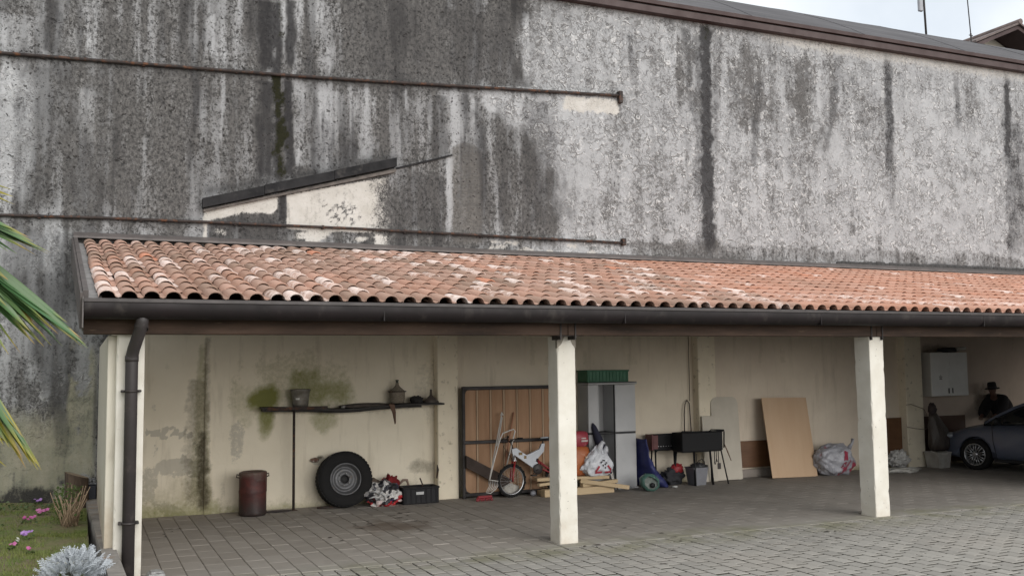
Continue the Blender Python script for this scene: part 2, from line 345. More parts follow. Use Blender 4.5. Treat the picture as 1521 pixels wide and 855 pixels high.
def wall_material():
    mt, nt, b = newmat('weathered_render'); n = N(nt)
    P = n.pos(); sa = n.attr('stain'); sep = n.n('ShaderNodeSeparateColor'); n.link(sa.outputs['Color'], sep.inputs[0])
    light, dirt, moss, flake = sep.outputs[0], sep.outputs[1], sep.outputs[2], sa.outputs['Alpha']
    pa = n.attr('paint'); sp = n.n('ShaderNodeSeparateColor'); n.link(pa.outputs['Color'], sp.inputs[0])
    white, plaster, arch, pores = sp.outputs[0], sp.outputs[1], sp.outputs[2], pa.outputs['Alpha']
    warpv = n.n('ShaderNodeVectorMath', operation='MULTIPLY_ADD'); n.link(n.noisec(P, 5.5, 3), warpv.inputs[0]); warpv.inputs[1].default_value = (.26, .26, .26); n.link(P, warpv.inputs[2])
    PW = warpv.outputs[0]
    fine = n.noise(n.scalev(P, (1, 1, .8)), 21, 4, .74); grit = n.noise(P, 44, 3, .75); mid = n.noise(P, 3.2, 7, .66); stre = n.noise(n.scalev(P, (1, 1, .11)), 8, 6, .7)
    tex = n.math('ADD', n.math('MULTIPLY', n.math('SUBTRACT', fine, .5), 1.15), n.math('ADD', n.math('MULTIPLY', n.math('SUBTRACT', mid, .5), n.rng(flake, .2, .8, .8, 1.5)), n.math('MULTIPLY', n.math('SUBTRACT', stre, .5), n.rng(flake, .2, .8, 1.15, .35))))
    tex = n.math('ADD', tex, n.math('MULTIPLY', n.math('SUBTRACT', grit, .5), .9))
    lm = n.rng(n.math('ADD', light, n.math('MULTIPLY', tex, 1.0)), .08, .80, 0, 1, True)
    dark = n.mix(n.rng(n.math('ADD', fine, n.math('MULTIPLY', n.math('SUBTRACT', grit, .5), .6)), .33, .66), (.034, .033, .033), (.150, .143, .137))
    pale = n.mix(n.rng(n.noise(P, 1.7, 6, .65), .3, .7), (.42, .422, .428), (.31, .31, .315))
    col = n.mix(lm, dark, pale)
    # flaking paint: worm-shaped rims with shadowed edges
    e = n.math('ABSOLUTE', n.math('SUBTRACT', n.noise(PW, 4.6, 2.0, .5, .5), .5)); e2 = n.math('ABSOLUTE', n.math('SUBTRACT', n.noise(n.scalev(PW, (1, 1, .9)), 8.5, 2.2, .55, .4), .5))
    brk = n.rng(n.noise(P, 4.5, 4, .6), .43, .57)
    ln = n.math('MULTIPLY', n.rng(e, .010, .034, 1, 0), brk)
    ln2 = n.math('MULTIPLY', n.rng(e2, .010, .034, .95, 0), n.rng(n.noise(P, 3.1, 4, .6), .44, .56))
    e3 = n.math('ABSOLUTE', n.math('SUBTRACT', n.noise(PW, 2.1, 1.5, .5, 1.2), .5))
    ln3 = n.math('MULTIPLY', n.rng(e3, .003, .012, 1, 0), n.rng(n.noise(P, 1.3, 4, .6), .5, .58))
    crack = n.math('MULTIPLY', n.math('MAXIMUM', ln3, n.math('MAXIMUM', ln, ln2)), flake)
    rim = n.math('MULTIPLY', n.math('MULTIPLY', n.rng(n.math('ABSOLUTE', n.math('SUBTRACT', e, .062)), .0, .03, 1, 0), brk), flake)
    col = n.mix(n.math('MULTIPLY', rim, .75), col, (.66, .65, .64))
    col = n.mix(n.math('MULTIPLY', crack, .72), col, (.13, .125, .12))
    fl = n.math('MULTIPLY', n.rng(n.math('ADD', n.noise(PW, 6, 6, .7), n.math('MULTIPLY', n.math('SUBTRACT', .55, light), .35)), .545, .61), n.math('MULTIPLY', flake, .75))
    col = n.mix(fl, col, (.125, .12, .117))
    # pits in the bare concrete
    vp = n.vor(PW, 13); vc = n.n('ShaderNodeSeparateColor'); n.link(vp.outputs['Color'], vc.inputs[0])
    pit = n.math('MULTIPLY', n.rng(vp.outputs['Distance'], n.math('MULTIPLY', vc.outputs[0], .22), n.math('ADD', n.math('MULTIPLY', vc.outputs[0], .24), .09), 1, 0), n.rng(vc.outputs[1], .55, .6))
    vq = n.vor(PW, 30); vqc = n.n('ShaderNodeSeparateColor'); n.link(vq.outputs['Color'], vqc.inputs[0])
    pit2 = n.math('MULTIPLY', n.rng(vq.outputs['Distance'], n.math('MULTIPLY', vqc.outputs[0], .25), n.math('ADD', n.math('MULTIPLY', vqc.outputs[0], .25), .09), 1, 0), n.rng(vqc.outputs[1], .5, .6))
    pit = n.math('MULTIPLY', n.math('MAXIMUM', pit, pit2), pores)
    # white and cream paint
    wf = n.rng(n.math('ADD', white, n.math('ADD', n.math('MULTIPLY', n.math('SUBTRACT', fine, .5), 1.1), n.math('MULTIPLY', n.math('SUBTRACT', grit, .5), 1.1))), .32, .68)
    col = n.mix(wf, col, n.mix(n.rng(mid, .35, .65), (.56, .535, .50), (.46, .435, .395)))
    pf = n.rng(n.math('ADD', plaster, n.math('MULTIPLY', tex, .5)), .3, .8)
    col = n.mix(n.math('MULTIPLY', pf, .8), col, n.mix(n.rng(mid, .3, .7), (.40, .37, .28), (.27, .27, .19)))
    col = n.mix(n.math('MULTIPLY', arch, .5), col, n.mix(n.rng(n.noise(n.scalev(P, (1, 1, 3)), 9, 5, .7), .35, .65), (.10, .094, .087), (.19, .175, .16)))
    col = n.mix(n.math('MULTIPLY', pit, .8), col, (.022, .02, .018))
    df = n.rng(n.math('ADD', dirt, n.math('MULTIPLY', tex, .95)), .14, .86)
    col = n.mix(n.math('MULTIPLY', df, .92), col, n.mix(fine, (.018, .018, .021), (.040, .037, .036)))
    mf = n.rng(n.math('ADD', moss, n.math('ADD', n.math('MULTIPLY', n.math('SUBTRACT', fine, .5), 1.5), n.math('MULTIPLY', n.math('SUBTRACT', grit, .5), 1.8))), .36, .78)
    col = n.mix(mf, col, n.mix(n.noise(P, 30, 3), (.006, .007, .004), (.026, .025, .010)))
    n.link(col, b.inputs['Base Color']); b.inputs['Roughness'].default_value = .92; b.inputs['Specular IOR Level'].default_value = .2
    h = n.math('ADD', n.math('MULTIPLY', fine, .5), n.math('MULTIPLY', grit, .35))
    h = n.math('ADD', h, n.math('SUBTRACT', n.math('MULTIPLY', rim, .7), n.math('ADD', n.math('MULTIPLY', crack, .8), n.math('MULTIPLY', pit, 1.2))))
    n.bump(b, h, .7, .02)
    return mt

BLD = thing('warehouse', 'tall weathered grey warehouse wall with dark curved roof behind the tiled shed', 'building')
xs = np.concatenate([np.arange(-16, -3.6, .4), np.arange(-3.6, 21.8, .036), np.arange(21.8, 40.1, .5)])
zs = np.concatenate([np.arange(-.2, 3.2, .06), np.arange(3.2, 9.02, .036)])
me, gx, gz = grid_mesh('wall', xs, zs, YW); upper_stains(me, gx, gz)
me.materials.append(wall_material()); place('wall', me, BLD)
m_dark = simple('dark_coping', (.05, .048, .046), (.028, .027, .027), 5, .8, bump=.4, world=True)
MB().box(-16, 40, YW+.02, YW+.35, -.2, 9.0).build('wall_core', m_dark, BLD)
# eaves trim and barrel roof
m_trim = simple('brown_eaves_metal', (.050, .025, .022), (.040, .020, .018), 3, .6, bump=.04, world=True)
m_groove = simple('groove_shadow', (.02, .014, .012), bump=0, world=True)
MB().prism([(0, 0)]*0 or [(YW-.16, 8.97), (YW-.16, 9.095), (YW-.12, 9.105), (YW+.1, 9.105), (YW+.1, 8.97)], -16, 40, Matrix(((0,1,0,0),(1,0,0,0),(0,0,1,0),(0,0,0,1)))).build('eaves_gutter', m_trim, BLD)
MB().prism([(YW-.13, 9.108), (YW-.13, 9.125), (YW+.1, 9.125), (YW+.1, 9.108)], -16, 40, Matrix(((0,1,0,0),(1,0,0,0),(0,0,1,0),(0,0,0,1)))).build('eaves_joint', m_groove, BLD)
MB().prism([(YW-.19, 9.128), (YW-.20, 9.20), (YW-.17, 9.215), (YW+.1, 9.215), (YW+.1, 9.128)], -16, 40, Matrix(((0,1,0,0),(1,0,0,0),(0,0,1,0),(0,0,0,1)))).build('eaves_lip', m_trim, BLD)
mt, nt, b = newmat('roof_sheet'); n = N(nt); P = n.pos()
f = n.rng(n.noise(n.scalev(P, (.25, 1.2, 1.2)), 1.6, 6, .65), .3, .7)
g = n.noise(n.scalev(P, (.15, 2, 2)), 3, 5, .6)
c = n.mix(f, (.060, .057, .060), (.105, .101, .106)); c = n.mix(n.rng(g, .56, .68, 0, .6), c, (.17, .166, .17))
n.link(c, b.inputs['Base Color']); b.inputs['Roughness'].default_value = .8; b.inputs['Specular IOR Level'].default_value = .25; n.bump(b, g, .2, .02)
rf = MB(); ys = np.linspace(0, 19, 36); xx = np.arange(-16, 41, 2.)
zr = 9.20+.66*ys-.0347*ys**2
rf.add([(x, YW-.12+y, z) for y, z in zip(ys, zr) for x in xx], [(i*len(xx)+j, i*len(xx)+j+1, (i+1)*len(xx)+j+1, (i+1)*len(xx)+j) for i in range(len(ys)-1) for j in range(len(xx)-1)], True)
rf.build('barrel_roof', mt, BLD)
sm = MB()
for x in np.arange(-14.5, 40, 3.0):
    pts = [(x, YW-.12+y, z+.004) for y, z in zip(ys[:18], zr[:18])]
    sm.tube(pts, .006, 4, True)
sm.build('roof_seam', mt, BLD)
# two rusty pipes clipped to the wall
m_rust = simple('rusty_iron', (.040, .027, .022), (.020, .016, .015), 9, .8, bump=.3, spots=(.11, .045, .02), spot_scale=14, spot_amt=.4, world=True)
def pipe(pts, r, endz):
    pp = [(x, YW-.045, z) for x, z in pts]
    o = MB().tube(pp, r, 8).build('pipe', m_rust, BLD)
    e = MB().bbox(pts[-1][0]-.05, pts[-1][0]+.03, YW-.09, YW-.003, pts[-1][1]-endz, pts[-1][1]+.08, .008); e.build('pipe_bracket', m_rust, o)
    for k in range(2, len(pts)*2):
        x = pts[0][0]+1.4*k
        if x > pts[-1][0]-.4: break
        z = np.interp(x, [p[0] for p in pts], [p[1] for p in pts])
        MB().bbox(x-.02, x+.02, YW-.05, YW-.002, z-.035, z+.03, .004).build('pipe_clip', m_rust, o)
pipe([(-9, 6.6), Wp(0, 80), Wp(220, 97), Wp(425, 113), Wp(560, 122), Wp(700, 130), Wp(920, 143)], .026, .15)
pipe([(-9, 4.42), Wp(0, 320), Wp(150, 324), Wp(300, 330), Wp(530, 340), Wp(700, 349), Wp(925, 361)], .022, .05)
# sloping bitumen board and thin flashing left by an older lean-to
ax, az = Wp(300, 297); bx, bz = Wp(586, 239); m_bit = simple('bitumen_board', (.026, .025, .026), (.015, .015, .016), 4, .85, bump=.3, world=True, spots=(.05, .047, .045), spot_scale=6, spec=.2)
for (k0, k1, dz) in [(0, .30, .0), (.302, .66, .012), (.662, 1, .02)]:
    p = lambda k: (ax+(bx-ax)*k, az+(bz-az)*k)
    (x0, z0), (x1, z1) = p(k0), p(k1)
    MB().prism([(x0, z0+dz+.01), (x1, z1+dz+.01), (x1, z1+dz-.14), (x0, z0+dz-.14)], YW-.13-dz*.4, YW-.004).build('flashing_board', m_bit, BLD)
MB().prism([(ax+.02, az-.157), (bx+.01, bz-.142), (bx+.01, bz-.20), (ax+.02, az-.19)], YW-.06, YW-.004).build('flashing_batten', simple('grey_batten', (.17, .15, .135), (.09, .08, .075), 7, .9, world=True), BLD)
cx, cz = Wp(671, 229)
MB().prism([(bx+.013, bz-.12), (cx, cz-.01), (cx, cz-.035), (bx+.013, bz-.15)], YW-.035, YW-.002).build('flashing_strip', m_bit, BLD)

# ------------------------------------------------------------------ cream painted wall inside the shed
YP = 0.22
def cream_material():
    mt, nt, b = newmat('cream_plaster'); n = N(nt); P = n.pos()
    a = n.attr('stain'); sp = n.n('ShaderNodeSeparateColor'); n.link(a.outputs['Color'], sp.inputs[0])
    moss, dark_mark, peel, damp = sp.outputs[0], sp.outputs[1], sp.outputs[2], a.outputs['Alpha']
    fine = n.noise(P, 18, 6, .7); mid = n.noise(P, 1.6, 6, .6); t = n.math('SUBTRACT', fine, .5)
    st = n.noise(n.scalev(P, (1, 1, .12)), 7, 5, .65)
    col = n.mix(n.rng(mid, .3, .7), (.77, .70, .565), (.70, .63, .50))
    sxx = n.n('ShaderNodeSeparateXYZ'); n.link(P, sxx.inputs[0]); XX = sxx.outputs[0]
    col = n.mix(n.math('GREATER_THAN', XX, 5.7), col, n.mix(n.rng(mid, .3, .7), (.71, .63, .505), (.63, .55, .44)))  # plaster darkens bay by bay to the right: light falloff put into the colour
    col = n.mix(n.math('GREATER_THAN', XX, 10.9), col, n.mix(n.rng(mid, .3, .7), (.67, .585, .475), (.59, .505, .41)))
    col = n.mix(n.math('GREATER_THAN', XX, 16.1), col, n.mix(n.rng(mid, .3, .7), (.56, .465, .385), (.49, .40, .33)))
    col = n.mix(n.rng(st, .55, .75, 0, .4), col, (.38, .32, .235))
    pf = n.rng(n.math('ADD', peel, n.math('MULTIPLY', t, .8)), .4, .55); col = n.mix(n.math('MULTIPLY', pf, .6), col, n.mix(mid, (.30, .285, .245), (.40, .375, .32)))
    col = n.mix(n.math('MULTIPLY', n.rng(n.math('ADD', damp, n.math('MULTIPLY', t, .7)), .2, .9), .7), col, (.24, .215, .11))
    mf = n.rng(n.math('ADD', moss, n.math('MULTIPLY', t, .55)), .12, .85); col = n.mix(n.math('MULTIPLY', mf, .92), col, n.mix(fine, (.10, .112, .014), (.19, .195, .03)))
    sf = n.rng(n.math('ADD', dark_mark, n.math('MULTIPLY', t, .7)), .15, .95); col = n.mix(n.math('MULTIPLY', sf, .92), col, n.mix(fine, (.022, .018, .01), (.07, .055, .03)))
    v = n.vor(P, 7); vc = n.n('ShaderNodeSeparateColor'); n.link(v.outputs['Color'], vc.inputs[0])
    dot = n.math('MULTIPLY', n.rng(v.outputs['Distance'], .06, .10, 1, 0), n.rng(vc.outputs[1], .90, .92)); col = n.mix(n.math('MULTIPLY', dot, .8), col, (.06, .045, .03))
    n.link(col, b.inputs['Base Color']); b.inputs['Roughness'].default_value = .9; b.inputs['Specular IOR Level'].default_value = .25
    n.bump(b, n.math('ADD', n.math('MULTIPLY', fine, .4), n.math('SUBTRACT', n.noise(P, 4, 4), n.math('MULTIPLY', pf, .35))), .35, .015)
    return mt
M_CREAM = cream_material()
def inner_stains(me, X, Z, Y=YP):
    s = Stain(X, Z, Y); st = s.streak; pa = s.patch; bl = s.blob
    rn = fbm(X*6, Z*.9, 301, 4)
    mo = np.maximum.reduce([.42*st(300, 510, 296, 765, 14, 30, warp=.02), .95*bl(392, 590, 30, 26, .8), .8*bl(395, 615, 14, 40, .7), .75*pa(426, 545, 475, 600, .12, .1)*(.6+.5*rn), .7*pa(428, 560, 520, 602, .2, .1), .5*bl(480, 622, 26, 18), .45*st(482, 600, 482, 650, 16, 10), .3*bl(370, 590, 30, 40), .25*bl(430, 560, 80, 40),
        .5*(1-sstep(.0, .32, Z+.25*s.e1))*(X < 2.0), .4*(1-sstep(.0, .16, Z+.2*s.e1)), .35*bl(600, 735, 60, 14)])
    so = np.maximum.reduce([.9*st(300, 640, 301, 765, 13, 17, warp=.02), .62*st(307, 500, 305, 650, 9, 9, warp=.01), .5*st(292, 560, 294, 765, 22, 40), .55*bl(626, 692, 26, 12), .5*bl(650, 735, 22, 20), .25*bl(640, 575, 24, 50)*1.0, .35*pa(395, 600, 655, 612, .1, .05),
        .5*st(646, 500, 647, 745, 4, 4, warp=.0, rag=.4), .45*bl(1390, 518, 26, 8), .55*bl(1460, 600, 18, 30), .45*bl(1130, 700, 20, 14), .25*(1-sstep(0, .18, Z+.2*s.e1))*(X > 6), .3*(rn > .62)*(1-sstep(.0, .9, Z))*(X > 2), .9*bl(473, 680, 5, 3, .9)])  # dark streaks and spots, a strip under the shelf, a line beside the pilaster
    pe = np.maximum.reduce([.9*pa(225, 645, 300, 700, .12, .2)*sstep(.42, .55, fbm(X*4, Z*4, 311)), .9*pa(218, 638, 290, 648, .03, .03), .6*(1-sstep(.55, .95, Z+.5*s.e1))*(X < 1.75)*sstep(.4, .55, fbm(X*3, Z*3, 313)), .55*bl(350, 655, 14, 34), .5*bl(228, 605, 8, 10), .4*(1-sstep(.1, .5, Z+.4*s.e1))*sstep(.5, .62, fbm(X*3, Z*3, 317)), .8*bl(473, 684, 12, 6, .9), .35*bl(700, 510, 16, 10)])
    da = np.maximum.reduce([.7*(1-sstep(.1, .9, Z+.6*s.e1))*(X < 1.9), .45*(1-sstep(.0, .35, Z+.3*s.e1)), .3*bl(440, 570, 110, 60), .35*sstep(.6, .75, rn)*(Z > 2.2), .2*(X > 6)*(1-sstep(.0, .6, Z))])
    set_attr(me, 'stain', (mo, so, pe, da))
zs = np.arange(-.03, 3.9, .05)
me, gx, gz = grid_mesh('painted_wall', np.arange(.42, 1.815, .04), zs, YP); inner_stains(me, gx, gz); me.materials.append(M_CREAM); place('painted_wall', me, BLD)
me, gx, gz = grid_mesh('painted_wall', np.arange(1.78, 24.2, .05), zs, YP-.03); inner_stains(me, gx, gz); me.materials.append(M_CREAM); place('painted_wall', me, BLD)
mb = MB(); mb.add([(1.78, YP+.01, -.03), (1.78, YP-.03, -.03), (1.78, YP-.03, 3.85), (1.78, YP+.01, 3.85)], [(0, 1, 2, 3)]); mb.build('wall_step', simple('cream_edge', (.50, .44, .33), (.42, .36, .27), 5, .9, world=True), BLD)
m_pil = simple('cream_pilaster', (.77, .69, .54), (.69, .61, .475), 2.5, .9, world=True, bump=.2, spots=(.30, .25, .17), spot_scale=9, spot_amt=.33)
for x0, x1, yf in ((5.50, 5.87, .0), (10.72, 11.12, .0), (15.90, 16.38, -.02), (21.1, 21.5, 0)):
    MB().bbox(x0, x1, yf, YP-.002, -.02, 3.8, .012).build('pilaster', m_pil, BLD)

# ================================================================== GROUND
m_joint = simple('joint_sand', (.060, .056, .044), (.028, .027, .021), 6, .95, world=True, bump=.3)
nt = m_joint.node_tree; n = N(nt); b = nt.nodes['Principled BSDF']; old = b.inputs['Base Color'].links[0].from_socket; P = n.pos(); sx = n.n('ShaderNodeSeparateXYZ'); n.link(P, sx.inputs[0])
n.link(n.mix(n.rng(n.math('ADD', sx.outputs[1], n.math('MULTIPLY', n.math('SUBTRACT', n.noise(P, .9, 5, .65), .5), 2.2)), -6.3, -4.9), old, n.mix(n.noise(P, 2.2, 4), (.10, .088, .074), (.19, .172, .148))), b.inputs['Base Color'])
g = MB(); g.add([(-90, -90, -.03), (110, -90, -.03), (110, 120, -.03), (-90, 120, -.03)], [(0, 1, 2, 3)])
g.build('ground', m_joint, None, kind='structure')
def paver_material():
    mt, nt, b = newmat('paver'); n = N(nt); P = n.pos()
    t = n.math('ADD', n.attr('tint', 'OBJECT').outputs['Fac'], n.attr('tint_f').outputs['Fac'])
    big = n.noise(P, .55, 6, .62); mid = n.noise(P, 3.5, 6, .65); fine = n.noise(P, 45, 4, .7)
    sy = n.n('ShaderNodeSeparateXYZ'); n.link(P, sy.inputs[0]); X, Y = sy.outputs[0], sy.outputs[1]
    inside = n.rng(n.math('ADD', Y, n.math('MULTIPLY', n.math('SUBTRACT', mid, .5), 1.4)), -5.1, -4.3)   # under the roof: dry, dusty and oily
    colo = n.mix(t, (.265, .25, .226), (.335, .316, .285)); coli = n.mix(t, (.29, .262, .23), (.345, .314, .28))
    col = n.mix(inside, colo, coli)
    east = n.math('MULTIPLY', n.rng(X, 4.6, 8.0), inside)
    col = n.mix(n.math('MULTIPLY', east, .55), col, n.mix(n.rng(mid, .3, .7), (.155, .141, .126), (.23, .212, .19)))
    col = n.mix(n.rng(big, .5, .66, 0, .5), col, (.33, .30, .265)); col = n.mix(n.rng(mid, .55, .75, 0, .4), col, (.145, .13, .115))
    # greenish film and dust along the drip line, a rust-brown oil spot
    drip = n.math('MULTIPLY', n.rng(n.math('ABSOLUTE', n.math('ADD', Y, n.math('ADD', 5.0, n.math('MULTIPLY', n.math('SUBTRACT', big, .5), 1.2)))), .1, .6, 1, 0), n.rng(n.noise(P, 1.9, 5, .6), .36, .6))
    col = n.mix(n.math('MULTIPLY', drip, .6), col, (.175, .17, .095))
    d = n.n('ShaderNodeVectorMath', operation='DISTANCE'); n.link(P, d.inputs[0]); d.inputs[1].default_value = (4.05, -2.35, 0)
    spot = n.rng(n.math('ADD', d.outputs['Value'], n.math('MULTIPLY', n.math('SUBTRACT', n.noise(P, 2.6, 5, .6), .5), 1.6)), .15, .62, .62, 0); col = n.mix(spot, col, (.115, .078, .052))
    chalk = n.math('MULTIPLY', n.rng(n.noise(n.scalev(P, (1.2, 4, 1)), 2.1, 6, .7), .66, .72), .35); col = n.mix(chalk, col, (.42, .40, .375))
    col = n.mix(n.math('MULTIPLY', n.rng(fine, .6, .8), .3), col, (.09, .083, .076))
    n.link(col, b.inputs['Base Color']); n.link(n.rng(mid, .3, .7, .78, .95), b.inputs['Roughness']); b.inputs['Specular IOR Level'].default_value = .15
    n.bump(b, n.math('ADD', n.math('MULTIPLY', fine, .6), mid), .25, .006); return mt
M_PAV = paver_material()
PAV = thing('paving', 'p', 'p'); del PAV['label']; del PAV['category']; PAV['kind'] = 'structure'
def paver_mesh(lx, ly, c=.007, h=.03):
    x, y = lx/2, ly/2; j = lambda: random.uniform(-.003, .003)
    top = [(-x+c+j(), -y+c+j(), 0), (x-c+j(), -y+c+j(), 0), (x-c+j(), y-c+j(), 0), (-x+c+j(), y-c+j(), 0)]; bot = [(-x, -y, -c*.8), (x, -y, -c*.8), (x, y, -c*.8), (-x, y, -c*.8)]
    low = [(a, b_, -h) for a, b_, _ in bot]
    f = [(0, 1, 2, 3)] + [(4+i, 4+(i+1) % 4, (i+1) % 4, i) for i in range(4)] + [(8+i, 8+(i+1) % 4, 4+(i+1) % 4, 4+i) for i in range(4)]
    return top+bot+low, f
def in_view(x, y):
    v = Vector((x, y, 0))-CAM; d = v.dot(fw)
    return 760.5+F_PX*v.dot(RT)/d, 427.5-F_PX*v.dot(UP)/d, d
pav = []     # x, y, lx, ly, z, tilt
def lay(x0, x1, y0, y1, px, py, gap, zj, stag, gy=None):
    gy = gy or gap
    i = 0
    x = x0
    while x < x1-.01:
        off = (i % 2)*stag*py + random.uniform(-.012, .012)
        y = y0 - off
        while y < y1-.02:
            a, b_ = max(y, y0), min(y+py, y1)
            if b_-a > .06: pav.append((x+px/2, (a+b_)/2, px-gap*random.uniform(.7, 1.3), b_-a-gy*random.uniform(.7, 1.3), random.uniform(-zj, zj), random.uniform(-.0015, .0015)))
            y += py
        x += px; i += 1
lay(.42, 5.40, -4.86, YP-.04, .226, .452, .0055, .0018, .5)
lay(5.40, 24, -4.86, YP-.04, .226, .452, .004, .0008, .5)
lay(.46, 20, -11.6, -4.865, .176, .245, .013, .003, .5, .034)
sc = []
for p in pav:
    u, v, d = in_view(p[0], p[1]); vis = -12 < u < 1533 and v < 866
    sc.append((p[2]*p[3]/d**3 if vis and not (p[0] > 5.3 and p[1] > -4.8) else 0))
order = np.argsort(-np.array(sc)); single = set(int(i) for i in order[:290])
cache = {}; rest = MB(); rest_t = []; rest_m = []
for i, (x, y, lx, ly, z, tl) in enumerate(pav):
    if i in single:
        key = (round(lx, 2), round(ly, 2), y < -4.865)
        if key not in cache:
            vs, fs = paver_mesh(lx, ly); cache[key] = MB().add(vs, fs).mesh('paver', M_PAV); cache[key].materials.append(m_joint); cache[key].polygons.foreach_set('material_index', [0]*5+[1 if y < -4.865 else 0]*4)
        o = place('paver', cache[key], PAV, (x, y, z)); o.rotation_euler = (tl, random.uniform(-.004, .004), random.uniform(-.004, .004)); o['tint'] = random.random()
    else:
        vs, fs = paver_mesh(lx, ly, .005); rest.add(vs, fs, False, T(x, y, z) @ Rot('X', tl)); rest_t += [random.random()]*len(vs); rest_m += [0]*5+[1 if y < -4.865 else 0]*4
me = rest.mesh('pavers', M_PAV); me.materials.append(m_joint); me.polygons.foreach_set('material_index', rest_m); a = me.attributes.new('tint_f', 'FLOAT', 'POINT'); a.data.foreach_set('value', np.array(rest_t, np.float32))
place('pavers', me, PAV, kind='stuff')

lt = MB(); lr = random.Random(21)
for (px, py, n_, sp) in ((592, 765, 9, 14), (545, 780, 6, 14), (616, 786, 2, 6), (498, 803, 2, 8), (245, 790, 6, 9), (1000, 800, 6, 60), (1240, 790, 3, 40), (950, 812, 5, 50), (1250, 735, 2, 20), (650, 770, 3, 30)):
    for k in range(n_):
        v = fw*F_PX+RT*(px+lr.gauss(0, sp)-760.5)-UP*(py+lr.gauss(0, sp*.35)-427.5); p = CAM+v*((.006-CAM.z)/v.z); a = lr.uniform(-.5, .5); l = lr.uniform(.02, .075); w_ = lr.uniform(.008, .022)
        lt.add([(-l, 0, 0), (-l*.3, -w_, .004), (l*.6, -w_*.7, .002), (l, 0, .0), (l*.4, w_, .006), (-l*.5, w_*.8, .003)], [(0, 1, 2, 3, 4, 5)], False, T(p.x, p.y, .006) @ Rot('Z', a))
lt.build('leaf_litter', simple('dead_leaf', (.022, .017, .014), (.05, .035, .025), 20, .9, world=True), None, kind='stuff')
lt = MB()
for k in range(46):
    x, y = lr.uniform(2, 15), lr.uniform(-5.6, -.5); r = lr.uniform(.006, .02)
    lt.add([(x+r*1.6*math.cos(q)*lr.uniform(.6, 1.2), y+r*math.sin(q), .008) for q in np.linspace(0, 2*PI, 7)[:-1]], [(0, 1, 2, 3, 4, 5)])
lt.build('paper_specks', simple('speck', (.55, .54, .52), (.4, .39, .37), 20, .9, world=True), None, kind='stuff')
# ================================================================== SHED (tiled car port)
SH = thing('carport', 'long open carport with terracotta tile roof, dark gutter and white posts along the wall', 'carport')
m_post = simple('white_post_paint', (.70, .67, .60), (.60, .565, .49), 3, .85, world=True, bump=.25, spots=(.40, .35, .27), spot_scale=16, spot_amt=.24)
def base_stain(mt, h=.8):
    nt = mt.node_tree; n = N(nt); b = nt.nodes['Principled BSDF']; old = b.inputs['Base Color'].links[0].from_socket
    P = n.pos(); sx = n.n('ShaderNodeSeparateXYZ'); n.link(P, sx.inputs[0])
    f = n.rng(n.math('ADD', sx.outputs[2], n.math('MULTIPLY', n.math('SUBTRACT', n.noise(P, 2.6, 5, .65), .5), 1.5)), h, h-.75, 0, .75)
    n.link(n.mix(f, old, n.mix(n.noise(P, 9, 4), (.27, .17, .085), (.42, .33, .22))), b.inputs['Base Color'])
m_chip = simple('chipped_plaster', (.30, .27, .22), (.2, .18, .15), 12, .95, world=True, bump=.5)
def post(x0, x1, y0, y1, chip=False):
    pm = MB(); zz_ = np.linspace(-.01, 2.50 if chip else 2.548, 44); vs = []
    for z in zz_:
        for (cx_, cy_, sx_, sy_) in ((x0, y0, 1, 1), (x1, y0, -1, 1), (x1, y1, -1, -1), (x0, y1, 1, -1)):
            c_ = .007+.016*max(0, mnoise.noise(Vector((cx_*9, cy_*9, z*5))))**1.2+(.012 if random.random() < .07 else 0); wv = .004*mnoise.noise(Vector((cx_*3, cy_*5, z*1.2)))
            a_, b2 = (cx_+wv, cy_+sy_*c_), (cx_+sx_*c_, cy_+wv)
            vs += [(*p_, z) for p_ in ((a_, b2) if sx_*sy_ > 0 else (b2, a_))]
    pm.add(vs, [(i*8+k, i*8+(k+1) % 8, (i+1)*8+(k+1) % 8, (i+1)*8+k) for i in range(43) for k in range(8)]+[tuple(43*8+k for k in range(8)), tuple(reversed(range(8)))])
    o = pm.build('post', m_post, SH)
    if chip:
        # broken arrises at the head, with bare plaster behind
        bm = bmesh.new(); bm.from_mesh(o.data)
        for v in bm.verts:
            if v.co.z > 2.4: v.co.z += .047
        bm.to_mesh(o.data); bm.free()
        for s_ in (0, 1):
            a, b_ = (x0, x0+.105) if s_ == 0 else (x1, x1-.085)
            MB().prism([(a-.004*(1 if s_ == 0 else -1), 2.552), (b_, 2.552), ((a+b_)/2, 2.45), (a-.004*(1 if s_ == 0 else -1), 2.40)], y0-.006, y0+.05).build('chipped_corner', m_chip, o)
    # small pits
    p = MB()
    for k in range(12):
        xx_, zz = random.uniform(x0+.03, x1-.03), random.uniform(.1, 2.4); r = random.uniform(.002, .005)
        p.add([(xx_+r*math.cos(q)*1.2, y0-.0015, zz+r*math.sin(q)) for q in np.linspace(0, 2*PI, 7)[:-1]], [(0, 1, 2, 3, 4, 5)])
        yy, zz = random.uniform(y0+.03, y1-.03), random.uniform(.1, 2.4)
        p.add([(x0-.0015, yy+r*math.cos(q), zz+r*math.sin(q)*1.2) for q in np.linspace(0, 2*PI, 7)[:-1]], [(0, 1, 2, 3, 4, 5)])
    p.build('pit', m_groove, o, kind='stuff')
    return o
m_post0 = m_post; base_stain(m_post0, .2); m_post = m_post.copy(); base_stain(m_post, .35); post(.345, .615, -4.72, -4.44); m_post = m_post0
post(5.445, 5.695, -4.64, -4.36, True)
post(10.36, 10.625, -4.80, -4.50)
post(15.4, 15.67, -4.8, -4.5); post(20.4, 20.67, -4.8, -4.5)
m_side = simple('side_wall_paint', (.62, .585, .50), (.52, .48, .40), 3, .9, world=True, bump=.2, stretch=(1, 4, .35), spots=(.44, .40, .33), spot_scale=4, spot_amt=.32); base_stain(m_side, .95)
MB().bbox(.262, .40, -4.60, YW-.004, -.03, 2.548, .006).build('side_wall', m_side, SH)
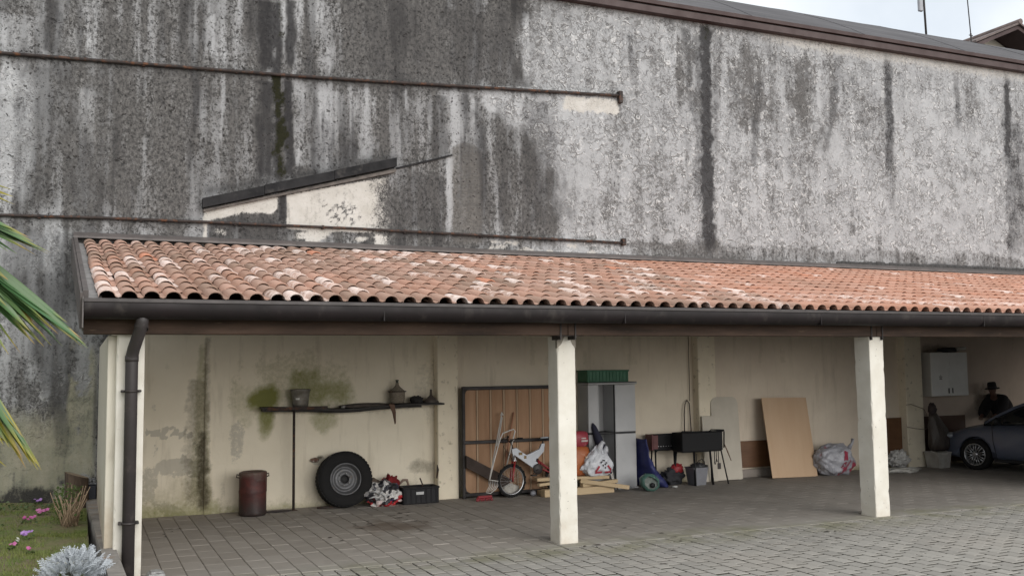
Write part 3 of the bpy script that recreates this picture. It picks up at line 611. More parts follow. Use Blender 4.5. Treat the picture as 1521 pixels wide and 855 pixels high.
m_shade_board = simple('brown_shade_board', (.075, .042, .028), (.05, .028, .02), 3, .7, world=True, bump=.2, stretch=(3, 1, .4))
for xx_ in np.arange(15.68, 20.3, .236): MB().bbox(xx_, xx_+.23, -4.70, -4.67, .03, 2.54, .004).build('shade_board', m_shade_board, SH)  # added boards, out of view, closing a bay to darken the right end
MB().bbox(23.85, 23.98, -4.7, YP-.05, 0, 2.9, .01).build('shade_end_wall', m_post, SH)  # added wall, out of view, keeping light from the far bays
m_wood = simple('dark_timber', (.078, .043, .026), (.026, .016, .011), 3, .8, world=True, bump=.4, stretch=(.35, 2, 2.5), spots=(.15, .10, .065), spot_scale=12, spot_amt=.30)
# roof geometry
Y0, Z0, Y1, Z1 = -5.02, 2.905, .12, 4.088
TH = math.atan2(Z1-Z0, Y1-Y0); SL = math.hypot(Z1-Z0, Y1-Y0); cT, sT = math.cos(TH), math.sin(TH)
def roofp(x, s_, h=0): return (x-.026*s_, Y0+s_*cT-h*sT, Z0+s_*sT+h*cT)
XR = 24.0
for (a, b_) in ((.022, 5.50), (5.503, 10.48), (10.483, 15.5), (15.503, XR)):
    bm_ = MB(); bm_.bbox(a, b_, -4.83, -4.63, 2.552, 2.775, .008); bm_.build('front_beam', m_wood, SH)
m_steel = simple('dark_bracket', (.03, .022, .02), (.015, .012, .011), 8, .6, world=True)
for xc in (5.50, 10.48):
    MB().box(xc-.11, xc-.092, -4.842, -4.60, 2.50, 2.775).box(xc+.092, xc+.11, -4.842, -4.60, 2.50, 2.775).box(xc-.14, xc+.14, -4.84, -4.60, 2.548, 2.5515).build('post_bracket', m_steel, SH)
for x in np.arange(.5, XR, .75):
    R4 = Matrix.Translation(Vector(roofp(x, 0, -.12))) @ Rot('X', TH)
    MB().box(-.045, .045, .24, SL+.02, -.06, .06, R4).build('rafter', m_wood, SH)
MB().add([roofp(.02, .02, -.052), roofp(XR, .02, -.052), roofp(XR, SL+.1, -.052), roofp(.02, SL+.1, -.052), roofp(.02, .02, -.03), roofp(XR, .02, -.03), roofp(XR, SL+.1, -.03), roofp(.02, SL+.1, -.03)],
     [(0, 3, 2, 1), (4, 5, 6, 7), (0, 1, 5, 4), (1, 2, 6, 5), (2, 3, 7, 6), (3, 0, 4, 7)]).build('roof_deck', m_wood, SH)
MB().box(.022, XR, -4.97, -4.945, 2.70, 2.84).build('fascia', m_wood, SH)
# gutter: half round with a rolled lip
m_gut = simple('dark_gutter', (.017, .0125, .013), (.012, .0095, .0095), 3, .55, world=True, bump=.05, spots=(.038, .032, .029), spot_scale=5, spot_amt=.36, spec=.22, stretch=(1, 1, .6))
m_lip = simple('gutter_lip', (.050, .040, .038), (.034, .028, .027), 5, .5, world=True, bump=.05)
gp = [(-5.205, 2.872)] + [(-5.10-.105*math.cos(q), 2.795-.105*math.sin(q)) for q in np.linspace(0, PI, 9)] + [(-4.975, 2.868)]
def gutter(x0, x1, name):
    b_ = MB(); n_ = len(gp)
    inn = [(y+(.004 if i < n_-1 else -.004), z+.006) for i, (y, z) in enumerate(gp)]
    pts = gp + inn[::-1]
    b_.add([(x0, y, z) for y, z in pts]+[(x1, y, z) for y, z in pts], [(i, (i+1) % len(pts), (i+1) % len(pts)+len(pts), i+len(pts)) for i in range(len(pts))], True)
    b_.add([(x0, y, z) for y, z in gp], [tuple(range(n_))])
    return b_.build(name, m_gut, SH)
G = gutter(.025, XR, 'gutter')
MB().bbox(.02, XR, -5.216, -5.196, 2.852, 2.890, .004).build('gutter_lip', m_lip, G)
for x in (3.05, 6.1, 9.15, 12.2): MB().box(x-.006, x+.006, -5.2065, -5.03, 2.69, 2.851).build('gutter_joint', m_gut, G)
# verge sheet on the left, valley strip, flashing along the wall
m_ver = simple('grey_flashing', (.115, .098, .092), (.075, .066, .063), 4, .55, world=True, bump=.08)
m_lead = simple('lead_strip', (.30, .29, .285), (.20, .195, .19), 8, .85, world=True, bump=.2)
def sheet(xa, xb, ha, hb, s0=-.02, s1=None):
    s1 = s1 or SL+.1
    P_ = [roofp(xa, s0, ha), roofp(xb, s0, ha), roofp(xb, s1, ha), roofp(xa, s1, ha), roofp(xa, s0, hb), roofp(xb, s0, hb), roofp(xb, s1, hb), roofp(xa, s1, hb)]
    return MB().add(P_, [(0, 3, 2, 1), (4, 5, 6, 7), (0, 1, 5, 4), (1, 2, 6, 5), (2, 3, 7, 6), (3, 0, 4, 7)])
sheet(.012, .062, -.10, .075).build('verge_flashing', m_ver, SH)
sheet(-.016, .009, -.30, .06, -.08).build('barge_board', m_ver, SH)
sheet(.064, .19, -.028, -.012).build('valley_strip', m_lead, SH)
MB().add([(.008, -5.19, 2.60), (.02, -5.19, 2.60), (.02, -4.9, 2.58), (.008, -4.9, 2.58), (.008, -5.19, 2.89), (.02, -5.19, 2.89), (.02, -4.9, 2.96), (.008, -4.9, 2.96)], [(0, 3, 2, 1), (4, 5, 6, 7), (0, 1, 5, 4), (1, 2, 6, 5), (2, 3, 7, 6), (3, 0, 4, 7)]).build('gutter_end', m_ver, SH)
MX = Matrix(((0, 1, 0, 0), (1, 0, 0, 0), (0, 0, 1, 0), (0, 0, 0, 1)))
MB().prism([(YW-.004, 4.26), (YW-.03, 4.255), (YW-.17, 4.185), (YW-.17, 4.155), (YW-.004, 4.20)], -.13, XR, MX).build('wall_flashing', m_ver, SH)
tar = MB()
for k in range(60):
    x = 14.4+k*.12; tar.bbox(x, x+.125, YW-.03, YW-.003, 4.24, 4.30+.03*random.random(), .008)
tar.build('bitumen_seal', m_dark, SH)
# terracotta tiles
def tile_material(name):
    mt, nt, b = newmat(name); n = N(nt); P = n.pos()
    g_ = lambda k: n.math('ADD', n.attr(k, 'OBJECT').outputs['Fac'], n.attr(k+'_f').outputs['Fac'])
    tint, lime, age = g_('tint'), g_('lime'), g_('age')
    f = n.noise(P, 11, 5, .65); fn = n.noise(P, 60, 4, .7)
    red = n.mix(tint, (.49, .222, .142), (.54, .30, .22)); old = n.mix(tint, (.25, .17, .13), (.40, .255, .20))
    col = n.mix(age, red, old)
    col = n.mix(n.rng(f, .45, .75, 0, .25), col, (.30, .215, .165))
    lf = n.math('MULTIPLY', n.rng(n.math('ADD', lime, n.math('MULTIPLY', n.math('SUBTRACT', n.noise(P, 9, 5, .75), .5), 2.6)), .42, 1.0), .82)
    col = n.mix(lf, col, (.74, .63, .58))
    col = n.mix(n.math('MULTIPLY', n.rng(fn, .6, .8), .3), col, (.13, .09, .065))
    n.link(col, b.inputs['Base Color']); b.inputs['Roughness'].default_value = .85; b.inputs['Specular IOR Level'].default_value = .3
    n.bump(b, n.math('ADD', fn, f), .25, .006); return mt
M_TILE = tile_material('terracotta')
PXT, EXP, NROW = .2115, SL/13*.995, 13
def tile_geo(seed=0):
    r_ = random.Random(seed); Lt = EXP+.06; t = .015
    prof = [(-.108, -.002)]
    for q in np.linspace(0, PI, 8)[1:-1]: prof.append((-.030-.076*math.cos(q), .003+.064*math.sin(q)**.85))
    prof += [(.050, .004), (.076, -.004), (.104, .004)]
    n_ = len(prof); vs = []; dz = .020
    for y, up in ((0, dz), (Lt, -.004)):
        k = 1.0 if y == 0 else .93
        vs += [(x, y+r_.uniform(-.002, .002), z*k+up) for x, z in prof]
    vs += [(x*1.0, .001, z+dz-t) for x, z in prof]; vs += [(x, Lt*.35, z-.01) for x, z in prof]
    fs = []
    for i in range(n_-1):
        fs += [(i, i+1, n_+i+1, n_+i), (2*n_+i, 2*n_+i+1, i+1, i), (3*n_+i, 3*n_+i+1, 2*n_+i+1, 2*n_+i)]
    return vs, fs
variants = []
for k in range(4):
    vs, fs = tile_geo(k); b_ = MB(); b_.add(vs, fs, True); me = b_.mesh('tile', M_TILE)
    variants.append((vs, fs, me))
NCOL = int((XR-.15)/PXT); tr = random.Random(5)
tile_rest = MB(); TT = {'tint': [], 'lime': [], 'age': []}
for c_ in range(NCOL):
    xj = tr.uniform(-.004, .004)
    for r_ in range(NROW):
        x = .150+.108+c_*PXT+xj+tr.uniform(-.006, .006); s_ = r_*EXP+tr.uniform(-.012, .012)+(tr.uniform(-.05, .0) if tr.random() < .03 and r_ else 0)
        u = x/20.; big = float(fbm(np.array([x*.35]), np.array([r_*.23]), 501, 3)[0]); big2 = float(fbm(np.array([x*.8]), np.array([r_*.45]), 517, 3)[0])
        age = min(1, max(0, 1.18-1.0*u+.9*(big-.5)+tr.uniform(-.28, .28))) if x < 9 else max(0, .45-.3*(u-.45)+.8*(big-.5)+tr.uniform(-.15, .15))
        tint = tr.random()
        pl = .17+.5*(big2-.45)
        lime = tr.uniform(.5, 1.0) if tr.random() < pl else tr.uniform(0, .18)
        if x > 9: lime = (tr.uniform(.5, .95) if tr.random() < .05 else .03)
        if x > 7.0 and r_ in (1, 2): lime = max(lime, (.6 if r_ == 1 else .5)*min(1, (x-7)/3)*tr.uniform(.5, 1.1))
        if tr.random() < .006: age = 0; tint = 0; lime = 0
        vs, fs, me = variants[tr.randrange(4)]
        Mx = Matrix.Translation(Vector(roofp(x, s_, .0))) @ Euler((TH+tr.uniform(-.012, .012), tr.uniform(-.03, .03), .026+tr.uniform(-.028, .028)), 'XYZ').to_matrix().to_4x4()
        if c_ < 23:
            o = place('tile', me, SH); o.matrix_local = Mx; o['tint'] = tint; o['lime'] = lime; o['age'] = age
        else:
            tile_rest.add(vs, fs, True, Mx); n_ = len(vs)
            TT['tint'] += [tint]*n_; TT['lime'] += [lime]*n_; TT['age'] += [age]*n_
me = tile_rest.mesh('tiles', M_TILE)
for k, v in TT.items(): a = me.attributes.new(k+'_f', 'FLOAT', 'POINT'); a.data.foreach_set('value', np.array(v, np.float32))
place('tiles', me, SH, kind='stuff')
# downpipe in front of the left post
m_pipe = simple('brown_downpipe', (.048, .040, .040), (.034, .029, .029), 3, .5, world=True, bump=.05, metal=.0, spots=(.09, .075, .07), spot_scale=5)
D = MB().tube([(.565, -5.09, 2.76), (.565, -5.09, 2.67), (.556, -5.06, 2.61), (.50, -4.87, 2.40), (.488, -4.83, 2.335), (.486, -4.82, 2.26), (.486, -4.82, .02)], .062, 18).build('downpipe', m_pipe, SH)
for z in (2.615, 2.30): MB().lathe([(.064, -.03), (.067, -.03), (.067, .03), (.064, .03)], 18, T(.558, -5.06, z) @ Rot('X', -.5) if z > 2.5 else T(.486, -4.82, z)).build('pipe_socket', m_pipe, D)
for z in (1.97, .64):
    cl = MB().lathe([(.063, -.012), (.072, -.012), (.072, .012), (.063, .012)], 18, T(.486, -4.82, z))
    cl.bbox(.388, .418, -4.835, -4.72, z-.012, z+.012, .004).bbox(.554, .584, -4.835, -4.72, z-.012, z+.012, .004); cl.build('pipe_clamp', m_steel, D)

# ================================================================== GARDEN STRIP ON THE LEFT
m_kerb = simple('old_kerb', (.30, .275, .245), (.17, .155, .14), 4, .95, world=True, bump=.5, spots=(.22, .13, .07), spot_scale=3, spot_amt=.36)
kb = MB()
for k in range(9):
    y0, y1 = .21-k*.8, .21-(k+1)*.8+.006
    xr = lambda y: .262-(y+.0)*.026
    x0, x1 = xr(y0), xr(y1); h0, h1 = .372+random.uniform(-.004, .004), .372
    kb.add([(x0-.15, y0, -.02), (x0, y0, -.02), (x1, y1, -.02), (x1-.15, y1, -.02), (x0-.15, y0, h0), (x0-.004, y0, h0), (x1-.004, y1, h1), (x1-.15, y1, h1)], [(0,3,2,1),(4,5,6,7),(0,1,5,4),(1,2,6,5),(2,3,7,6),(3,0,4,7)])
kb.build('garden_kerb', m_kerb, None, kind='structure')
mt, nt, b = newmat('garden_soil'); n = N(nt); P = n.pos()
f = n.noise(P, 2.4, 6, .65); g_ = n.noise(P, 14, 5, .7)
c = n.mix(n.rng(f, .38, .58), (.17, .135, .08), (.12, .155, .04)); c = n.mix(n.rng(g_, .5, .72), c, (.21, .185, .085)); c = n.mix(n.rng(g_, .2, .38, .8, 0), c, (.06, .05, .032))
n.link(c, b.inputs['Base Color']); b.inputs['Roughness'].default_value = .95; n.bump(b, g_, .8, .03)
gx_ = np.linspace(-14, .13, 90); gy_ = np.linspace(-14, YW, 90); gm = MB()
def soil_z(x, y): return .31+.05*(mnoise.noise(Vector((x*1.3, y*1.3, 0))))+.02*mnoise.noise(Vector((x*6, y*6, 3)))-.02*max(0, min(1, (x+.3)/.4))
gm.add([(x, y, soil_z(x, y)) for y in gy_ for x in gx_], [(i*90+j, i*90+j+1, (i+1)*90+j+1, (i+1)*90+j) for i in range(89) for j in range(89)], True)
gm.build('garden_soil', mt, None, kind='structure')
def leafmat(name, c1, c2, rough=.6, trans=.15, scale=9):
    mt, nt, b = newmat(name); n = N(nt); P = n.pos()
    f = n.noise(P, scale, 4, .6); c = n.mix(n.rng(f, .3, .7), c1, c2); n.link(c, b.inputs['Base Color']); b.inputs['Roughness'].default_value = rough
    if trans:
        t = n.n('ShaderNodeBsdfTranslucent'); n.link(c, t.inputs[0]); mx = n.n('ShaderNodeMixShader'); mx.inputs[0].default_value = trans
        o = [q for q in nt.nodes if q.type == 'OUTPUT_MATERIAL'][0]; n.link(b.outputs[0], mx.inputs[1]); n.link(t.outputs[0], mx.inputs[2]); n.link(mx.outputs[0], o.inputs[0])
    return mt
m_grass = leafmat('grass', (.13, .19, .04), (.23, .235, .075), .7, .25, 3)
gr = MB(); R_ = random.Random(3)
for k in range(26000):
    x = .11-2.6*R_.random()**1.3; y = .1-6.6*R_.random()
    d_ = mnoise.noise(Vector((x*1.5, y*1.5, 7)))
    if d_ < -.12+.35*R_.random()-.25*(y < -3): continue
    h = R_.uniform(.015, .05); a = R_.uniform(0, 2*PI); wd = R_.uniform(.003, .007); z = soil_z(x, y)
    bx, by = math.cos(a)*wd, math.sin(a)*wd; lx, ly = R_.uniform(-.6, .6)*h, R_.uniform(-.6, .6)*h
    gr.add([(x-bx, y-by, z), (x+bx, y+by, z), (x+lx, y+ly, z+h)], [(0, 1, 2)])
tg = gr.build('grass', m_grass, None, kind='stuff')
# low leafy weeds along the wall
wd = MB()
for k in range(420):
    x = R_.uniform(-2.4, .05); y = R_.gauss(-.25, .28) if R_.random() < .7 else R_.uniform(-3, 0)
    if y > .2: continue
    z = soil_z(x, y)+R_.uniform(.0, .07); r = R_.uniform(.012, .035)
    M_ = T(x, y, z) @ Euler((R_.uniform(-.9, .9), R_.uniform(-.9, .9), R_.uniform(0, 6.3))).to_matrix().to_4x4()
    wd.add([(0, -r, 0), (r*.6, 0, .006), (0, r, 0), (-r*.6, 0, .006)], [(0, 1, 2, 3)], False, M_)
wd.build('ground_cover', leafmat('weed_leaf', (.06, .10, .03), (.12, .16, .07)), None, kind='stuff')
def at_ground(px, py, z=.33):
    v = fw*F_PX + RT*(px-760.5) - UP*(py-427.5); return CAM + v*((z-CAM.z)/v.z)
m_stem = leafmat('green_leaf', (.05, .085, .02), (.09, .14, .035))
def flower(px, py, wpx, label, col, n_fl):
    p = at_ground(px, py, .36); sc = wpx*.0072
    t = thing('flower_clump', label, 'flowers', (p.x, p.y, soil_z(p.x, p.y)), 0, 'flower clumps in the lawn')
    fb, lb = MB(), MB()
    for k in range(n_fl):
        a = R_.uniform(0, 6.3); r = sc*.5*math.sqrt(R_.random()); c = Vector((r*math.cos(a), r*math.sin(a)*.8, R_.uniform(.04, .075)))
        M_ = T(*c) @ Euler((R_.uniform(.1, 1.1), R_.uniform(-.5, .5), R_.uniform(-.6, .6))).to_matrix().to_4x4()
        for q in range(5):
            an = q*2*PI/5; Mq = M_ @ Rot('Z', an); s_ = R_.uniform(.013, .020)
            fb.add([(0, 0, 0), (s_*.55, s_*.55, .004), (s_*.25, s_*1.25, .006), (-s_*.25, s_*1.25, .006), (-s_*.55, s_*.55, .004)], [(0, 1, 2, 3, 4)], False, Mq)
    for k in range(22):
        a = R_.uniform(0, 6.3); r = sc*.6*math.sqrt(R_.random()); s_ = R_.uniform(.015, .03)
        M_ = T(r*math.cos(a), r*math.sin(a), R_.uniform(.0, .035)) @ Euler((R_.uniform(-.6, .6), R_.uniform(-.6, .6), a)).to_matrix().to_4x4()
        lb.add([(0, -s_, 0), (s_*.6, 0, .004), (0, s_, 0), (-s_*.6, 0, .004)], [(0, 1, 2, 3)], False, M_)
    fb.build('blossom', leafmat('petal_'+col[0], *col[1]), t); lb.build('foliage', m_stem, t)
pink = ('pink', ((.50, .10, .30), (.62, .22, .45))); mauve = ('mauve', ((.34, .16, .50), (.50, .30, .62))); white_ = ('white', ((.7, .7, .68), (.6, .6, .55)))
flower(63, 762, 22, 'bright pink flower clump nearest the dry cut twigs', pink, 16)
flower(43, 771, 20, 'flat pink flower clump just left of the dry twigs, second up the lawn', pink, 12)
flower(40, 796, 18, 'pale violet flower clump in the middle of the lawn', mauve, 11)
flower(57, 742, 14, 'dark mauve flower clump in the weeds by the stump', mauve, 8)
flower(17, 808, 9, 'small single pink flower at the left end of the lawn', pink, 4)
flower(44, 813, 9, 'small single pink flower below the pale violet clump', pink, 4)
flower(24, 803, 6, 'tiny white daisy between two pink flowers', white_, 2)
# silver plant
p = at_ground(112, 845, .38)
t = thing('silver_ragwort', 'silvery white leafy plant spilling over the kerb by the downpipe', 'plant', (p.x-.03, p.y, .33))
sb = MB()
def lobed(M_, l, wd_):
    vs = []; fs = []
    for s_ in range(5):
        y = l*s_/4; w_ = wd_*(.22 if s_ in (0,) else 1-.12*s_)
        vs += [(-w_*.22, y, .0), (0, y+.002, .004), (w_*.22, y, .0)]
    for s_ in range(4):
        o = s_*3; fs += [(o, o+1, o+4, o+3), (o+1, o+2, o+5, o+4)]
    sb.add(vs, fs, True, M_)
    for s_ in range(1, 5):
        for sg in (-1, 1):
            y = l*s_/4; q = wd_*(1.1-.12*s_)
            sb.add([(sg*wd_*.1, y-l*.06, .002), (sg*q, y+l*.12, -.006), (sg*q*.85, y+l*.22, -.004), (sg*wd_*.1, y+l*.05, .002)], [(0, 1, 2, 3)], False, M_)
for k in range(720):
    th = R_.uniform(0, 2*PI); ph = R_.random()**.7*1.75; rr = .30+.05*R_.random()
    d_ = Vector((math.sin(ph)*math.cos(th)*.95, math.sin(ph)*math.sin(th)*1.15, math.cos(ph)*.72))
    c = d_*rr*R_.uniform(.72, 1.0)*(.9+.35*mnoise.noise(d_*2.4))
    if c.z < -.08: continue
    up_ = (d_+Vector((R_.uniform(-.5, .5), R_.uniform(-.5, .5), R_.uniform(.1, .7)))).normalized()
    M_ = Matrix.Translation(c-up_*.05) @ up_.to_track_quat('Y', 'Z').to_matrix().to_4x4() @ Rot('Y', R_.uniform(-1.4, 1.4))
    lobed(M_, R_.uniform(.06, .10), R_.uniform(.018, .03))
sb.build('foliage', leafmat('silver_leaf', (.40, .43, .46), (.56, .59, .62), .8, .1, 20), t)
st_ = MB()
for k in range(16):
    a = k*.4; st_.tube([(0, 0, -.03), (.1*math.cos(a), .1*math.sin(a), .1), (.18*math.cos(a), .18*math.sin(a), .15)], .007, 5)
st_.build('stem', simple('silver_stem', (.35, .36, .34), bump=0), t)
# dry twigs of a cut-back shrub with fresh green shoots
p = at_ground(103, 776, .34)
t = thing('pruned_shrub', 'cut back shrub of bare tan twigs in front of the log', 'shrub', (p.x, p.y, .31)); tb = MB(); lb = MB()
for k in range(52):
    a = R_.uniform(0, 6.3); h = R_.uniform(.18, .50); ln = R_.uniform(.1, .5)*h+.05
    b0 = Vector((R_.uniform(-.09, .09), R_.uniform(-.1, .1), -.02)); b1 = b0+Vector((math.cos(a)*ln*.5, math.sin(a)*ln*.5, h*.5)); b2 = b0+Vector((math.cos(a)*ln, math.sin(a)*ln, h))
    tb.tube([b0, b1, b2], [.0075, .006, .0045], 5)
tb.build('twig', simple('tan_twig', (.42, .31, .21), (.27, .19, .12), 12, .85, bump=.3, world=True), t)
for k in range(330):
    a = R_.uniform(0, 6.3); r = .17*math.sqrt(R_.random()); s_ = R_.uniform(.012, .026); c = Vector((r*math.cos(a)-.03, r*math.sin(a)+.12, R_.uniform(.12, .50)-r*.3))
    lb.add([(0, -s_, 0), (s_*.65, 0, .004), (0, s_, 0), (-s_*.65, 0, .004)], [(0, 1, 2, 3)], False, Matrix.Translation(c) @ Euler((R_.uniform(-1.2, 1.2), R_.uniform(-1.2, 1.2), a)).to_matrix().to_4x4())
lb.build('foliage', leafmat('shoot_leaf', (.055, .10, .02), (.11, .17, .04)), t)
# cut log stump
p = at_ground(103, 752, .33); p.y = min(p.y, -.02)
t = thing('tree_stump', 'cut brown log standing upright against the stained wall beside the carport', 'stump', (.0, -.28, .27))
lg = MB(); nn = 20
ring = lambda z, r0: [((r0*(1+.07*mnoise.noise(Vector((math.cos(q)*2, math.sin(q)*2, z)))))*math.cos(q)-.02*z, r0*(1+.07*mnoise.noise(Vector((math.cos(q)*2, math.sin(q)*2, z+9))))*math.sin(q), z-.05*math.cos(q)*(z > .3)) for q in np.linspace(0, 2*PI, nn+1)[:-1]]
rs = [ring(0, .17), ring(.18, .155), ring(.34, .15), ring(.46, .155)]
lg.add([v for r in rs for v in r], [(i*nn+k, i*nn+(k+1) % nn, (i+1)*nn+(k+1) % nn, (i+1)*nn+k) for i in range(3) for k in range(nn)], True)
lg.build('bark', simple('log_bark', (.13, .090, .062), (.06, .042, .032), 6, .95, bump=.8, stretch=(3, 3, .6), world=True, bdist=.02), t)
MB().add(rs[3], [tuple(range(nn))]).build('cut_face', simple('log_cut', (.30, .23, .16), (.2, .15, .10), 18, .9, bump=.3), t)
# blue-black crate behind the post
t = thing('plastic_box', 'dark navy plastic box with grey rim between the log and the white side wall', 'box', (.155, -.02, .365))
b_ = MB(); b_.bbox(-.09, .10, -.2, .2, 0, .21, .012); b_.build('box_body', simple('navy_plastic', (.018, .021, .035), (.028, .031, .045), 6, .5, bump=.05), t)
b_ = MB(); b_.bbox(-.10, .105, -.21, .21, .212, .235, .006)
for k in range(4): b_.bbox(-.085+k*.045, -.055+k*.045, -.19, .19, .237, .262+.01*(k % 2), .004)
b_.build('box_rim', simple('grey_plastic', (.20, .205, .22), (.12, .12, .13), 8, .6), t)
# grey drain tray in front of the post
t = thing('drain_tray', 'small worn grey plastic drain tray on the paving at the foot of the downpipe', 'drain', (.70, -4.66, .0))
b_ = MB(); b_.bbox(-.17, .17, -.13, .13, 0, .05, .012); b_.build('tray', simple('worn_grey', (.28, .275, .27), (.17, .165, .16), 14, .8, bump=.3), t)
b_ = MB(); b_.bbox(-.02, .15, -.115, .10, .05, .10, .014).bbox(.01, .12, -.09, .08, .10, .118, .008); b_.build('tray_lid', simple('lid_grey', (.42, .42, .41), (.22, .22, .215), 20, .7, bump=.3), t)
b_ = MB(); b_.bbox(-.19, -.05, -.29, -.14, .0, .085, .008).bbox(-.165, -.075, -.265, -.165, .087, .092, .002); b_.build('gully', simple('gully_grey', (.30, .295, .285), (.2, .195, .19), 12, .85), t)

# ------------------------------------------------------------------ fan palm, trunk outside the frame on the left
mt, nt, b = newmat('palm_leaf'); n = N(nt)
ge = n.n('ShaderNodeTexCoord').outputs['Generated']; sx = n.n('ShaderNodeSeparateXYZ'); n.link(ge, sx.inputs[0])
rn = n.n('ShaderNodeObjectInfo').outputs['Random']
along = n.math('ADD', sx.outputs[0], n.math('MULTIPLY', n.math('SUBTRACT', rn, .5), .16))
dr = n.attr('dry', 'OBJECT').outputs['Fac']
c = n.mix(rn, (.05, .135, .05), (.115, .215, .08)); c = n.mix(n.rng(sx.outputs[1], .42, .58, 0, .35), c, (.14, .19, .08))
yel = n.mix(n.rng(along, .96, 1.06), (.30, .26, .035), (.33, .20, .07))
c = n.mix(n.rng(n.math('ADD', along, n.math('MULTIPLY', dr, .6)), .90, 1.04), c, yel)
n.link(c, b.inputs['Base Color']); b.inputs['Roughness'].default_value = .42
tr_ = n.n('ShaderNodeBsdfTranslucent'); n.link(c, tr_.inputs[0]); mx = n.n('ShaderNodeMixShader'); mx.inputs[0].default_value = .18
o_ = [q for q in nt.nodes if q.type == 'OUTPUT_MATERIAL'][0]; n.link(b.outputs[0], mx.inputs[1]); n.link(tr_.outputs[0], mx.inputs[2]); n.link(mx.outputs[0], o_.inputs[0])
M_PALM = mt
def seg_mesh(droop):
    vs = []; fs = []; K = 10
    for i in range(K+1):
        u = i/K; w_ = (.10+.9*min(1, u/.45))*(1-max(0, (u-.55)/.45)**1.6)*.5+.012; z = -droop*u**2.2
        vs += [(u, -w_, z+.55*w_), (u, 0, z), (u, w_, z+.55*w_)]
    for i in range(K):
        o = i*3; fs += [(o, o+1, o+4, o+3), (o+1, o+2, o+5, o+4)]
    return MB().add(vs, fs, True).mesh('leaf_segment', M_PALM)
segs = [seg_mesh(.02), seg_mesh(.10), seg_mesh(.2)]
PALM = thing('fan_palm', 'green fan palm reaching in from the left edge with yellowing leaf tips', 'palm tree', (0, 0, 0))
PC = Vector((-2.35, -6.2, 3.25))
m_trunk = simple('palm_fibre', (.10, .072, .045), (.05, .036, .024), 8, .95, bump=.9, stretch=(2, 2, .5), world=True, bdist=.03)
MB().tube([(-2.45, -6.25, .2), (-2.42, -6.22, 1.2), (-2.38, -6.2, 2.3), PC], [.15, .13, .14, .12], 14).build('trunk', m_trunk, PALM)
m_petiole = simple('petiole', (.10, .13, .04), (.07, .09, .03), 6, .5, world=True)
def frond(hub, tips, widths, dry=0., twist=0):
    hub = Vector(hub); f_ = MB().tube([PC, (PC+hub)/2+Vector((0, 0, .06)), hub], [.018, .014, .012], 6).build('frond', m_petiole, PALM)
    for (tip, wd_) in zip(tips, widths):
        tip = Vector(tip); d_ = tip-hub; l = d_.length; x = d_.normalized()
        side = x.cross(Vector((0, -.55, .83))).normalized(); 
        if side.length < .1: side = Vector((0, 1, 0))
        z = x.cross(side).normalized()
        if z.z < 0: z = -z; side = -side
        a = R_.uniform(-.5, .5)+twist; s2 = side*math.cos(a)+z*math.sin(a); z2 = z*math.cos(a)-side*math.sin(a)
        o = place('leaf_segment', segs[R_.randrange(3)], f_)
        M_ = Matrix((x*l, s2*wd_, z2*wd_*1.0)).transposed().to_4x4(); M_.translation = hub
        o.matrix_local = M_; o['dry'] = max(0, dry+R_.uniform(-.12, .06))
def fan(hubpx, Y, tipspx, wd_, dry=0., extra=10, jy=.25):
    hub = at(*hubpx, Y); tips = []
    for (x, y) in tipspx: tips.append(at(x, y, Y+R_.uniform(-jy, jy)))
    base = list(tips)
    for k in range(len(base)): tips.append(hub+(base[k]-hub)*R_.uniform(.72, .95)+Vector((R_.uniform(-.03, .03), R_.uniform(-.1, .1), R_.uniform(-.05, .05))))
    tips.sort(key=lambda t: -math.atan2(t.z-hub.z, t.x-hub.x))
    ln = np.mean([(t-hub).length for t in tips]); a0 = math.atan2(tips[-1].z-hub.z, tips[-1].x-hub.x)
    for k in range(extra):      # the rest of the fan, away from the picture
        a = a0-.11*(k+1); tips.append(hub+Vector((math.cos(a)*ln, R_.uniform(-.2, .2), math.sin(a)*ln))*R_.uniform(.9, 1.0))
    frond(hub, tips, [wd_*R_.uniform(.85, 1.15) for _ in tips], dry)
fan((-150, 300), -6.0, [(131, 517), (100, 478), (62, 447), (36, 428), (116, 506), (74, 470), (88, 494), (60, 490), (42, 492), (128, 512), (122, 503), (126, 516), (113, 494), (104, 487), (108, 503), (96, 512), (92, 484), (84, 500), (78, 512), (66, 514), (70, 500), (52, 510), (50, 480), (32, 524), (44, 500), (14, 526)], .095, .0, 8, .12)
fan((-150, 275), -6.3, [(76, 374), (50, 358), (30, 346), (60, 366), (34, 362), (73, 375), (68, 370), (60, 372), (52, 368), (42, 370), (26, 377), (14, 372), (4, 380)], .075, .0, 4, .1)
fan((-140, 245), -6.4, [(17, 281), (20, 292), (23, 304), (18, 300), (6, 302)], .075, .25, 5, .05)
fan((-100, 470), -5.8, [(63, 697), (48, 670), (34, 648), (20, 632), (54, 688), (40, 676), (26, 660), (60, 692), (57, 698), (50, 690), (46, 684), (40, 694), (34, 680), (24, 672), (14, 664), (5, 660)], .075, .25, 6, .1)
fan((-120, 600), -5.8, [(15, 657), (-5, 668), (10, 692), (-10, 705)], .06, .7, 4, .05)
for k in range(6):
    a = 1.9+k*.75; hub = PC+Vector((math.cos(a)*.75, math.sin(a)*.75, .55-.12*k)); ou = Vector((math.cos(a), math.sin(a), .1)); sd_ = Vector((-math.sin(a), math.cos(a), 0))
    tips = [hub+(ou*math.cos(q)+sd_*math.sin(q))*.75+Vector((0, 0, -.25*abs(q))) for q in np.linspace(-1.5, 1.5, 16)]
    frond(hub, tips, [.09]*16, .05)

